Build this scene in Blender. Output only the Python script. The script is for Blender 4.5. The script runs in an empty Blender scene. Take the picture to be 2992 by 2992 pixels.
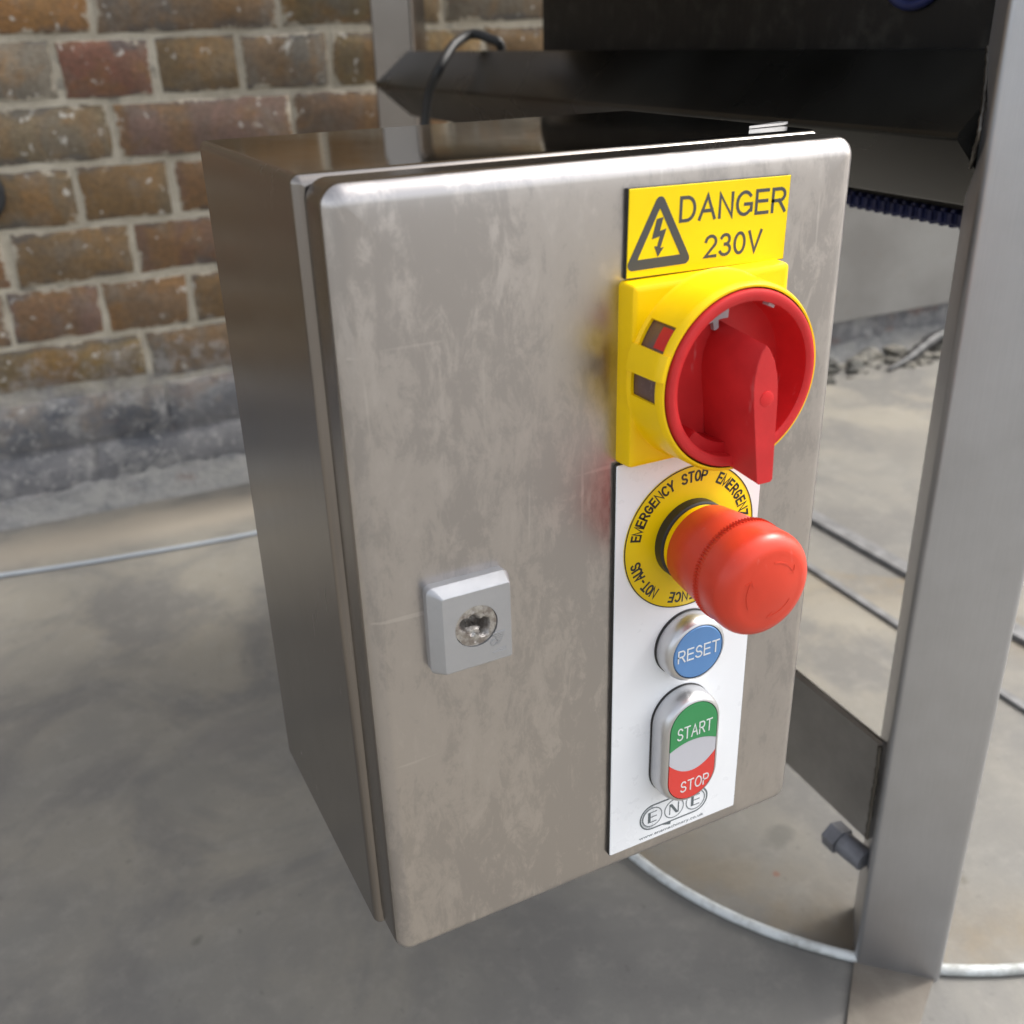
import bpy, bmesh, math, random
from mathutils import Vector, Matrix
random.seed(7)
S = 0.001            # everything below is measured in millimetres
FZ = 276.8           # height of the control box's underside above the floor
scene = bpy.context.scene
COL = scene.collection
R = math.radians

# ------------------------------------------------------------------ camera, sky, sun, exposure
cam = bpy.data.cameras.new('camera')
camo = bpy.data.objects.new('camera', cam)
COL.objects.link(camo)
CX = Vector((0.889982, -0.455204, -0.026843))
CY = Vector((0.216551, 0.370112, 0.903395))
CZ = Vector((-0.401294, -0.809818, 0.427969))
M = Matrix((CX, CY, CZ)).transposed().to_4x4()
M.translation = Vector((-84.77 * S, -289.46 * S, (340.89 + FZ) * S))
camo.matrix_world = M
cam.sensor_width = 36
cam.lens = 36.13
cam.clip_start = 0.01
cam.clip_end = 200
cam.dof.use_dof = True
cam.dof.focus_distance = 0.41
cam.dof.aperture_fstop = 12.5
scene.camera = camo

world = bpy.data.worlds.new('World')
scene.world = world
world.use_nodes = True
wn = world.node_tree
wn.nodes.clear()
SUN_EL, SUN_AZ = 46.0, 94.0     # compass-style: 0 = +Y, 90 = +X
sky = wn.nodes.new('ShaderNodeTexSky')
sky.sky_type = 'NISHITA'
sky.sun_disc = False
sky.sun_elevation = R(SUN_EL)
sky.sun_rotation = R(SUN_AZ)
sky.air_density = 1.0
sky.dust_density = 4.0
sky.ozone_density = 1.0
hs = wn.nodes.new('ShaderNodeHueSaturation')
hs.inputs['Saturation'].default_value = 0.30
bg = wn.nodes.new('ShaderNodeBackground')
bg.inputs['Strength'].default_value = 0.15
wo = wn.nodes.new('ShaderNodeOutputWorld')
wn.links.new(sky.outputs[0], hs.inputs['Color'])
wn.links.new(hs.outputs[0], bg.inputs['Color'])
wn.links.new(bg.outputs[0], wo.inputs['Surface'])

sun = bpy.data.lights.new('sun', 'SUN')
sun.energy = 1.25
sun.angle = R(11)
sun.color = (1.0, 0.96, 0.9)
suno = bpy.data.objects.new('sun', sun)
COL.objects.link(suno)
sd = Vector((math.sin(R(SUN_AZ)) * math.cos(R(SUN_EL)), math.cos(R(SUN_AZ)) * math.cos(R(SUN_EL)), math.sin(R(SUN_EL))))
suno.rotation_euler = sd.to_track_quat('Z', 'Y').to_euler()
suno.location = (0, -3, 4)

scene.view_settings.view_transform = 'Standard'
scene.view_settings.look = 'None'
scene.view_settings.exposure = 1.3
scene.view_settings.gamma = 1.0
scene.render.engine = 'CYCLES'
scene.render.resolution_x = 1024
scene.render.resolution_y = 1024

# ------------------------------------------------------------------ object helpers
def W(x, y, z):
    return Vector((x * S, y * S, (z + FZ) * S))

def tag(o, label=None, cat=None, group=None, kind=None):
    if label: o['label'] = label
    if cat: o['category'] = cat
    if group: o['group'] = group
    if kind: o['kind'] = kind
    return o

def root(name, x, y, z, label, cat, group=None):
    o = bpy.data.objects.new(name, None)
    COL.objects.link(o)
    o.location = W(x, y, z)
    o.empty_display_size = 0.02
    return tag(o, label, cat, group)

def wloc(o):
    v = o.location.copy()
    while o.parent:
        o = o.parent
        v += o.location
    return v

def link(name, me, mat, parent=None, smooth=None, origin=None):
    """mesh data given in world metres; re-based on its origin / parent"""
    o = bpy.data.objects.new(name, me)
    COL.objects.link(o)
    org = wloc(parent) if parent else (origin if origin is not None else Vector((0, 0, 0)))
    if org.length > 0:
        me.transform(Matrix.Translation(-org))
    if parent: o.parent = parent
    else: o.location = org
    if mat:
        for m in (mat if isinstance(mat, (list, tuple)) else [mat]): me.materials.append(m)
    if smooth is not None:
        me.polygons.foreach_set('use_smooth', [True] * len(me.polygons))
        me.set_sharp_from_angle(angle=R(smooth))
    me.update()
    return o

def from_bm(name, bm, mat, parent=None, smooth=None, origin=None):
    bmesh.ops.recalc_face_normals(bm, faces=bm.faces)
    me = bpy.data.meshes.new(name)
    bm.to_mesh(me)
    bm.free()
    return link(name, me, mat, parent, smooth, origin)

def box_bm(bm, x0, x1, y0, y1, z0, z1, bev=0.0, seg=2, mi=0):
    vs = [bm.verts.new(W(x, y, z)) for x in (x0, x1) for y in (y0, y1) for z in (z0, z1)]
    F = [(0, 1, 3, 2), (4, 6, 7, 5), (0, 4, 5, 1), (2, 3, 7, 6), (0, 2, 6, 4), (1, 5, 7, 3)]
    fs = [bm.faces.new([vs[i] for i in f]) for f in F]
    for f in fs: f.material_index = mi
    if bev > 0:
        es = list({e for f in fs for e in f.edges})
        bmesh.ops.bevel(bm, geom=es, offset=bev * S, segments=seg, profile=0.5, affect='EDGES')
    return vs

def loops_bm(bm, loops, cap0=True, cap1=True, mi=0):
    """skin closed loops (lists of Vectors in world metres)"""
    rings = [[bm.verts.new(v) for v in L] for L in loops]
    n = len(rings[0])
    for a, b in zip(rings, rings[1:]):
        for i in range(n):
            f = bm.faces.new((a[i], a[(i + 1) % n], b[(i + 1) % n], b[i]))
            f.material_index = mi
    if cap0: bm.faces.new(rings[0][::-1]).material_index = mi
    if cap1: bm.faces.new(rings[-1]).material_index = mi
    return rings

def lathe(bm, cx, cz, prof, n=64, cap0=True, cap1=True):
    """profile of (radius, y) round an axis parallel to Y"""
    loops = []
    for r, y in prof:
        loops.append([W(cx + r * math.cos(2 * math.pi * i / n), y, cz + r * math.sin(2 * math.pi * i / n)) for i in range(n)])
    return loops_bm(bm, loops, cap0, cap1)

def rrect(x0, x1, z0, z1, r, inset=0.0, seg=6):
    """rounded rectangle outline (x, z), counter-clockwise"""
    out = []
    rr = max(r - inset, 0.15)
    k = max(r, inset + 0.15)
    for cx, cz, a0 in ((x1 - k, z1 - k, 0), (x0 + k, z1 - k, 90), (x0 + k, z0 + k, 180), (x1 - k, z0 + k, 270)):
        for i in range(seg + 1):
            a = R(a0 + 90.0 * i / seg)
            out.append((cx + rr * math.cos(a), cz + rr * math.sin(a)))
    return out

def stadium(cx, z0, z1, r, inset=0.0, n=16):
    out = []
    rr = r - inset
    for cz, a0 in ((z1 - r, 0), (z0 + r, 180)):
        for i in range(n + 1):
            a = R(a0 + 180.0 * i / n)
            out.append((cx + rr * math.cos(a), cz + rr * math.sin(a)))
    return out

def prism_xz(bm, pts, y0, y1, mi=0):
    return loops_bm(bm, [[W(x, y0, z) for x, z in pts], [W(x, y1, z) for x, z in pts]], mi=mi)

def tube(bm, pts, r, n=10, caps=True):
    P = [Vector(p) for p in pts]
    loops = []
    up = None
    for i, p in enumerate(P):
        t = (P[min(i + 1, len(P) - 1)] - P[max(i - 1, 0)]).normalized()
        if up is None:
            up = t.orthogonal().normalized()
        up = (up - t * up.dot(t)).normalized()
        s = t.cross(up)
        rad = r[i] if isinstance(r, (list, tuple)) else r
        loops.append([p + (up * math.cos(2 * math.pi * k / n) + s * math.sin(2 * math.pi * k / n)) * rad * S for k in range(n)])
    return loops_bm(bm, loops, caps, caps)

def spline(pts, n=12):
    P = [Vector(p) for p in pts]
    P = [P[0] * 2 - P[1]] + P + [P[-1] * 2 - P[-2]]
    out = []
    for i in range(1, len(P) - 2):
        a, b, c, d = P[i - 1:i + 3]
        for k in range(n):
            t = k / n
            out.append(0.5 * ((2 * b) + (c - a) * t + (2 * a - 5 * b + 4 * c - d) * t * t + (3 * b - a - 3 * c + d) * t ** 3))
    out.append(P[-2])
    return out

def square_tube(bm, p0, p1, half, rad, roll):
    """solid square section bar between two points with rounded corners; roll is the angle of the section"""
    p0, p1 = W(*p0), W(*p1)
    t = (p1 - p0).normalized()
    if abs(t.z) > 0.9:
        u = Vector((1, 0, 0))
    else:
        u = Vector((0, 0, 1)).cross(t).normalized()
    u = (u - t * u.dot(t)).normalized()
    v = t.cross(u)
    sec = []
    h = half - rad
    for sx, sy, a0 in ((1, 1, 0), (-1, 1, 90), (-1, -1, 180), (1, -1, 270)):
        for i in range(6):
            a = R(a0 + 18 * i)
            sec.append((sx * h + rad * math.cos(a), sy * h + rad * math.sin(a)))
    c, s_ = math.cos(roll), math.sin(roll)
    loops = []
    for p in (p0, p1):
        loops.append([p + (u * (x * c - y * s_) + v * (x * s_ + y * c)) * S for x, y in sec])
    loops_bm(bm, loops)

def text_bm(bm, s, x0, x1, z0, z1, y, depth=0.12, bold=0.0, shear=0.0, xf=None, mi=0):
    """lettering as real geometry, fitted into a rectangle of the plane y (or placed by xf(u, v))"""
    cu = bpy.data.curves.new('lettering', 'FONT')
    cu.body = s
    cu.size = 1.0
    cu.offset = bold
    cu.shear = shear
    cu.resolution_u = 4
    o = bpy.data.objects.new('lettering', cu)
    COL.objects.link(o)
    dg = bpy.context.evaluated_depsgraph_get()
    me = bpy.data.meshes.new_from_object(o.evaluated_get(dg))
    bpy.data.objects.remove(o)
    bpy.data.curves.remove(cu)
    xs = [v.co.x for v in me.vertices]
    ys = [v.co.y for v in me.vertices]
    a, b, c, d = min(xs), max(xs), min(ys), max(ys)
    tmp = bmesh.new()
    tmp.from_mesh(me)
    bpy.data.meshes.remove(me)
    bmesh.ops.remove_doubles(tmp, verts=tmp.verts, dist=1e-5)
    ext = bmesh.ops.extrude_face_region(tmp, geom=list(tmp.faces))
    top = {g for g in ext['geom'] if isinstance(g, bmesh.types.BMVert)}
    mp = {}
    for v in tmp.verts:
        u = (v.co.x - a) / (b - a)
        w = (v.co.y - c) / (d - c)
        yy = y - depth if v in top else y
        if xf: px, pz = xf(u, w)
        else: px, pz = x0 + u * (x1 - x0), z0 + w * (z1 - z0)
        mp[v] = bm.verts.new(W(px, yy, pz))
    for f in tmp.faces:
        try:
            nf = bm.faces.new([mp[v] for v in f.verts])
            nf.material_index = mi
        except ValueError:
            pass
    tmp.free()

def _arc(cx, cy, rx, ry, a0, a1, n=14):
    return [(cx + rx * math.cos(R(a0 + (a1 - a0) * i / n)), cy + ry * math.sin(R(a0 + (a1 - a0) * i / n))) for i in range(n + 1)]
GLYPH = {   # width, strokes (points of the pen's middle line; True = closed)
    'D': (.68, [([(0, 0), (0, 1)] + _arc(.30, .5, .38, .5, 90, -90), True)]),
    'A': (.74, [([(0, 0), (.37, 1), (.74, 0)], False), ([(.13, .34), (.61, .34)], False)]),
    'N': (.62, [([(0, 0), (0, 1), (.62, 0), (.62, 1)], False)]),
    'G': (.74, [(_arc(.38, .5, .38, .5, 42, 318) + [(.74, .17), (.74, .46), (.42, .46)], False)]),
    'E': (.60, [([(.58, 1), (0, 1), (0, 0), (.60, 0)], False), ([(0, .53), (.54, .53)], False)]),
    'R': (.66, [([(0, 0), (0, 1)] + _arc(.38, .74, .24, .26, 90, -90) + [(0, .48)], False), ([(.34, .48), (.66, 0)], False)]),
    'P': (.62, [([(0, 0), (0, 1)] + _arc(.36, .74, .26, .26, 90, -90) + [(0, .48)], False)]),
    '2': (.56, [(_arc(.28, .72, .28, .28, 170, -38) + [(0, 0), (.56, 0)], False)]),
    '3': (.56, [(_arc(.27, .76, .24, .24, 155, -90), False), (_arc(.27, .265, .29, .265, 90, -155), False)]),
    '0': (.56, [(_arc(.28, .5, .28, .5, 90, 450 - 12, 28), True)]),
    'V': (.68, [([(0, 1), (.34, 0), (.68, 1)], False)]),
    'M': (.76, [([(0, 0), (0, 1), (.38, .02), (.76, 1), (.76, 0)], False)]),
    'C': (.68, [(_arc(.38, .5, .38, .5, 45, 315, 20), False)]),
    'Y': (.68, [([(0, 1), (.34, .45), (.68, 1)], False), ([(.34, .45), (.34, 0)], False)]),
    'S': (.62, [(_arc(.31, .745, .27, .255, 22, 265) + _arc(.31, .245, .31, .245, 85, -158), False)]),
    'T': (.66, [([(0, 1), (.66, 1)], False), ([(.33, 1), (.33, 0)], False)]),
    'O': (.76, [(_arc(.38, .5, .38, .5, 90, 450 - 12, 28), True)]),
    'Z': (.62, [([(.02, 1), (.60, 1), (0, 0), (.62, 0)], False)]),
    'U': (.62, [([(0, 1)] + _arc(.31, .31, .31, .31, 180, 360) + [(.62, 1)], False)]),
    "'": (.02, [([(0, 1), (0, .72)], False)]),
    '-': (.30, [([(0, .38), (.30, .38)], False)]),
    ' ': (.30, []),
}
def stroke(bm, pts, closed, th, y0, y1, place):
    """one pen stroke as a thin solid"""
    P = [Vector(p) for p in pts]
    n = len(P)
    h = th / 2
    Lf, Rt = [], []
    for i in range(n):
        a = P[i - 1] if (i > 0 or closed) else None
        b = P[(i + 1) % n] if (i < n - 1 or closed) else None
        d0 = (P[i] - a).normalized() if a is not None else None
        d1 = (b - P[i]).normalized() if b is not None else None
        if d0 is None: d0 = d1
        if d1 is None: d1 = d0
        n0, n1 = Vector((-d0.y, d0.x)), Vector((-d1.y, d1.x))
        m = n0 + n1
        if m.length < 1e-6: m = n0
        m.normalize()
        k = min(1 / max(m.dot(n0), 0.25), 2.2)
        p = P[i].copy()
        if a is None: p -= d1 * h
        if b is None: p += d0 * h
        Lf.append(p + m * h * k)
        Rt.append(p - m * h * k)
    def V(p, y):
        x, z = place(p.x, p.y)
        return bm.verts.new(W(x, y, z))
    A = [V(p, y1) for p in Lf]; B = [V(p, y1) for p in Rt]
    A0 = [V(p, y0) for p in Lf]; B0 = [V(p, y0) for p in Rt]
    for i in range(n if closed else n - 1):
        j = (i + 1) % n
        bm.faces.new((A[i], A[j], B[j], B[i]))
        bm.faces.new((A[i], A0[i], A0[j], A[j]))
        bm.faces.new((B[i], B[j], B0[j], B0[i]))
    if not closed:
        bm.faces.new((A[0], B[0], B0[0], A0[0]))
        bm.faces.new((A[-1], A0[-1], B0[-1], B[-1]))
def stroke_text(bm, s, x0, x1, z0, z1, y, th, place=lambda x, z: (x, z), depth=0.1, gap=0.26):
    tot = sum(GLYPH[c][0] for c in s) + gap * (len(s) - 1)
    kx = (x1 - x0 - th) / tot if tot > 0.1 else 1.0
    kz = (z1 - z0 - th)
    x = x0 + th / 2
    q = 0
    for c in s:
        w, st = GLYPH[c]
        for pts, cl in st:
            stroke(bm, [(x + px * kx, z0 + th / 2 + pz * kz) for px, pz in pts], cl, th, y, y - depth - 0.006 * (q % 3), place)
            q += 1
        x += (w + gap) * kx

# ------------------------------------------------------------------ material helpers
class NT:
    def __init__(self, name):
        self.m = bpy.data.materials.new(name)
        self.m.use_nodes = True
        self.t = self.m.node_tree
        self.b = self.t.nodes['Principled BSDF']
        self.co = None
    def n(self, typ, **kw):
        nd = self.t.nodes.new(typ)
        for k, v in kw.items():
            if k in nd.inputs.keys() and not hasattr(nd, k): nd.inputs[k].default_value = v
            else: setattr(nd, k, v)
        return nd
    def l(self, a, b):
        self.t.links.new(a, b)
    def coord(self, kind='Object', scale=(1, 1, 1), rot=(0, 0, 0), loc=(0, 0, 0)):
        tc = self.n('ShaderNodeTexCoord')
        mp = self.n('ShaderNodeMapping')
        mp.inputs['Scale'].default_value = scale
        mp.inputs['Rotation'].default_value = rot
        mp.inputs['Location'].default_value = loc
        self.l(tc.outputs[kind], mp.inputs['Vector'])
        return mp.outputs[0]
    def coordv(self, v, scale):
        mp = self.n('ShaderNodeMapping')
        mp.inputs['Scale'].default_value = scale
        self.l(v, mp.inputs['Vector'])
        return mp.outputs[0]
    def noise(self, vec, scale, detail=6, rough=0.6, dist=0.0):
        nd = self.n('ShaderNodeTexNoise')
        nd.inputs['Scale'].default_value = scale
        nd.inputs['Detail'].default_value = detail
        nd.inputs['Roughness'].default_value = rough
        nd.inputs['Distortion'].default_value = dist
        self.l(vec, nd.inputs['Vector'])
        return nd.outputs['Fac']
    def ramp(self, fac, stops, interp='LINEAR'):
        nd = self.n('ShaderNodeValToRGB')
        cr = nd.color_ramp
        cr.interpolation = interp
        while len(cr.elements) < len(stops): cr.elements.new(0.5)
        for e, (p, c) in zip(cr.elements, stops):
            e.position = p
            e.color = (c, c, c, 1) if isinstance(c, (int, float)) else (*c, 1)
        self.l(fac, nd.inputs['Fac'])
        return nd.outputs['Color']
    def mix(self, fac, a, b, mode='MIX'):
        nd = self.n('ShaderNodeMix')
        nd.data_type = 'RGBA'
        nd.blend_type = mode
        for k, v in ((0, fac), (6, a), (7, b)):
            if isinstance(v, (int, float)): nd.inputs[k].default_value = v
            elif isinstance(v, tuple): nd.inputs[k].default_value = (*v, 1)
            else: self.l(v, nd.inputs[k])
        return nd.outputs[2]
    def math(self, op, a, b=0.0, c=None):
        nd = self.n('ShaderNodeMath')
        nd.operation = op
        for i, v in enumerate((a, b) if c is None else (a, b, c)):
            if isinstance(v, (int, float)): nd.inputs[i].default_value = v
            else: self.l(v, nd.inputs[i])
        return nd.outputs[0]
    def bump(self, h, strength, dist=0.001, prev=None):
        nd = self.n('ShaderNodeBump')
        nd.inputs['Strength'].default_value = strength
        nd.inputs['Distance'].default_value = dist
        self.l(h, nd.inputs['Height'])
        if prev is not None: self.l(prev, nd.inputs['Normal'])
        return nd.outputs[0]
    def set(self, **kw):
        for k, v in kw.items():
            k = k.replace('_', ' ')
            inp = self.b.inputs[k]
            if isinstance(v, (int, float)): inp.default_value = v
            elif isinstance(v, tuple): inp.default_value = (*v, 1) if len(v) == 3 else v
            else: self.l(v, inp)
        return self.m

def plastic(name, col, rough=0.35, grain=0.15, mottled=0.06, scale=900, spec=0.5):
    k = NT(name)
    v = k.coord()
    c = k.mix(k.ramp(k.noise(v, 60, 5), [(0.35, 0.0), (0.7, 1.0)]), tuple(x * (1 - mottled) for x in col), tuple(min(1, x * (1 + mottled)) for x in col))
    if mottled >= 0.05:
        sc = k.ramp(k.noise(k.coord(scale=(1, 1, 0.25), rot=(0.3, 0.5, 0.2)), 210, 4, 0.6), [(0.67, 0.0), (0.76, 0.10)])
        c = k.mix(sc, c, (0.75, 0.72, 0.70))
    r = k.math('MULTIPLY_ADD', k.noise(v, 120, 5), 0.2, rough - 0.1)
    bp = k.bump(k.noise(v, scale, 3), grain, 0.0002)
    return k.set(Base_Color=c, Roughness=r, Normal=bp, Specular_IOR_Level=spec)

def steel(name, col=(0.56, 0.55, 0.535), rough=0.24, brush=(1, 1, 60), blot=0.10, bumps=0.05, wav=0.15, aniso=0.0):
    k = NT(name)
    v = k.coord()
    vb = k.coord(scale=brush)
    grain = k.noise(vb, 1400 / max(1, max(brush)) * 1.0, 4, 0.65)
    bl = k.noise(v, 18, 6, 0.65)
    fine = k.noise(v, 95, 6, 0.7)
    c = k.mix(k.ramp(bl, [(0.35, 0.0), (0.68, 1.0)]), tuple(x * (1 - blot) for x in col), col)
    c = k.mix(k.math('MULTIPLY', k.ramp(grain, [(0.35, 0.0), (0.7, 1.0)]), 0.18), c, tuple(x * 0.72 for x in col))
    r = k.math('ADD', k.math('MULTIPLY_ADD', bl, 0.14, rough - 0.10), k.math('MULTIPLY_ADD', grain, 0.10, -0.02))
    b1 = k.bump(k.noise(v, 7, 2, 0.4), wav, 0.004)
    b2 = k.bump(grain, bumps, 0.0002, b1)
    return k.set(Base_Color=c, Metallic=1.0, Roughness=r, Normal=b2)

# brushed directions: scaling an axis UP makes the texture vary fast along it
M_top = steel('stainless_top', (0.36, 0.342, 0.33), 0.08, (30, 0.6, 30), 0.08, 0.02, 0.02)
M_body = steel('stainless_side', (0.275, 0.25, 0.23), 0.24, (30, 30, 0.6), 0.08, 0.03, 0.03)  # same steel as the door, darkened in place of the dark surroundings it mirrors
M_frame = steel('stainless_frame', (0.52, 0.525, 0.545), 0.44, (25, 25, 0.5), 0.10, 0.10, 0.05)
k = NT('dusty_darkened_steel'); v = k.coord()  # base darkened to stand for the dark surroundings the rail reflects; dust over it
dust = k.ramp(k.noise(v, 5, 4, 0.5), [(0.30, 0.0), (0.75, 1.0)])
M_beam = k.set(Base_Color=k.mix(dust, (0.034, 0.032, 0.028), (0.055, 0.056, 0.052)), Metallic=k.math('MULTIPLY_ADD', dust, -0.30, 0.95), Roughness=k.math('MULTIPLY_ADD', dust, 0.2, 0.2), Normal=k.bump(k.noise(k.coord(scale=(25, 0.5, 25)), 50, 4), 0.04, 0.0002))
M_weld = steel('weld_metal', (0.15, 0.14, 0.125), 0.45, (8, 8, 8), 0.3, 0.1, 0.0)
M_strut = steel('stainless_strut', (0.50, 0.485, 0.47), 0.36, (25, 0.5, 25), 0.25, 0.06, 0.06)

def door_steel():
    k = NT('stainless_door')
    v = k.coord()
    vz = k.coord(scale=(1.0, 1.0, 0.45))
    vb = k.coord(scale=(60, 60, 1.2))
    grain = k.noise(vb, 22, 4, 0.7)
    big = k.noise(vz, 16, 8, 0.66, 0.3)
    med = k.noise(vz, 110, 10, 0.78, 0.4)
    fine = k.noise(v, 260, 6, 0.75)
    patch = k.ramp(k.math('ADD', k.math('MULTIPLY', big, 0.45), k.math('MULTIPLY', med, 0.55)), [(0.472, 0.0), (0.524, 1.0)])
    spk = k.ramp(med, [(0.54, 0.0), (0.62, 1.0)])
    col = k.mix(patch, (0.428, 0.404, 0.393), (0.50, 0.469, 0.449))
    col = k.mix(k.math('MULTIPLY', spk, 0.26), col, (0.61, 0.57, 0.54))
    col = k.mix(k.math('MULTIPLY', k.ramp(fine, [(0.4, 0.0), (0.75, 1.0)]), 0.20), col, (0.42, 0.398, 0.385))
    r = k.math('ADD', k.math('MULTIPLY_ADD', patch, 0.03, 0.27), k.math('MULTIPLY', spk, 0.05))
    r = k.math('ADD', r, k.math('MULTIPLY', grain, 0.06))
    b1 = k.bump(k.noise(v, 9, 2, 0.4), 0.08, 0.003)
    b2 = k.bump(grain, 0.04, 0.0002, b1)
    # fine handling scratches, mostly slanting
    sc = k.ramp(k.noise(k.coord(scale=(1.0, 1.0, 0.06), rot=(0, R(38), 0)), 150, 2, 0.5), [(0.70, 0.0), (0.74, 1.0)])
    sc2 = k.ramp(k.noise(k.coord(scale=(0.05, 1.0, 1.0), rot=(0, R(12), 0)), 170, 2, 0.5), [(0.715, 0.0), (0.75, 1.0)])
    col = k.mix(k.math('MULTIPLY', k.math('MAXIMUM', sc, sc2), 0.35), col, (0.72, 0.69, 0.66))
    return k.set(Base_Color=col, Metallic=1.0, Roughness=r, Normal=b2)
M_door = door_steel()

M_yellow = plastic('yellow_plastic', (0.93, 0.60, 0.0), 0.36, 0.10, 0.04, 900, 0.3)
M_sign_yellow = plastic('yellow_laminate', (0.90, 0.66, 0.0), 0.45, 0.05, 0.03, 900, 0.25)
M_disc_yellow = plastic('yellow_printed_disc', (0.76, 0.54, 0.0), 0.4, 0.03, 0.04, 900, 0.3)
M_black = plastic('black_plastic', (0.018, 0.018, 0.019), 0.45, 0.12)
M_ink = plastic('black_ink', (0.018, 0.019, 0.018), 0.5, 0.0)
M_engrave = plastic('engraved_grey', (0.055, 0.058, 0.062), 0.55, 0.1)
M_white = plastic('white_laminate', (0.83, 0.845, 0.87), 0.30, 0.02, 0.01)
M_red = plastic('red_knob_plastic', (0.55, 0.022, 0.024), 0.46, 0.25, 0.10, 900, 0.32)
M_red_dark = plastic('red_inner_plastic', (0.46, 0.010, 0.014), 0.42, 0.2, 0.1, 900, 0.3)
M_mush = plastic('red_mushroom_plastic', (0.62, 0.046, 0.02), 0.35, 0.10, 0.05, 900, 0.4)
M_blue = plastic('blue_button', (0.10, 0.24, 0.50), 0.34, 0.03, 0.02)
M_green = plastic('green_button', (0.035, 0.26, 0.085), 0.34, 0.03, 0.03)
M_redbtn = plastic('red_button', (0.66, 0.045, 0.035), 0.34, 0.03, 0.03)
M_lens = plastic('grey_lens', (0.50, 0.50, 0.54), 0.22, 0.0, 0.02)
M_print = plastic('white_print', (0.66, 0.68, 0.68), 0.45, 0.0, 0.03)
M_logo = plastic('grey_print', (0.10, 0.12, 0.13), 0.5, 0.0, 0.05)
M_smoke = plastic('smoked_insert', (0.12, 0.068, 0.06), 0.25, 0.0, 0.2)
M_slot = plastic('pale_insert', (0.45, 0.44, 0.46), 0.4, 0.1, 0.2)
M_rubber = plastic('black_rubber', (0.016, 0.016, 0.017), 0.5, 0.2)
M_navy = plastic('navy_belt_plastic', (0.016, 0.022, 0.085), 0.45, 0.3, 0.2)
M_bolt = plastic('dark_zinc', (0.15, 0.155, 0.175), 0.4, 0.3, 0.25)
k = NT('bezel_chrome'); v = k.coord()
M_bezel = k.set(Base_Color=(0.60, 0.60, 0.61), Metallic=1.0, Roughness=k.math('MULTIPLY_ADD', k.noise(v, 900, 3), 0.1, 0.30), Normal=k.bump(k.noise(v, 2500, 2), 0.12, 0.0001))
k = NT('die_cast_zinc'); v = k.coord()
M_lock = k.set(Base_Color=k.mix(k.noise(v, 140, 6, 0.7), (0.41, 0.415, 0.43), (0.48, 0.485, 0.50)), Metallic=0.75, Roughness=k.math('MULTIPLY_ADD', k.noise(v, 300, 4), 0.16, 0.42), Normal=k.bump(k.noise(v, 1500, 3), 0.15, 0.0002))
k = NT('torn_aluminium'); v = k.coord()
M_torn = k.set(Base_Color=k.mix(k.ramp(k.noise(v, 350, 5, 0.7), [(0.40, 0.0), (0.62, 1.0)]), (0.30, 0.27, 0.25), (0.56, 0.545, 0.52)), Metallic=0.9, Roughness=0.38, Normal=k.bump(k.noise(v, 300, 3, 0.6, 0.8), 0.35, 0.0012))
k = NT('dark_conveyor_panel'); v = k.coord()
M_panel = k.set(Base_Color=k.mix(k.ramp(k.noise(v, 40, 7, 0.7), [(0.5, 0.0), (0.8, 1.0)]), (0.012, 0.012, 0.012), (0.05, 0.048, 0.042)), Metallic=0.0, Roughness=k.math('MULTIPLY_ADD', k.noise(k.coord(scale=(20, 20, 1)), 12, 5), 0.3, 0.3), Specular_IOR_Level=0.3)

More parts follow.
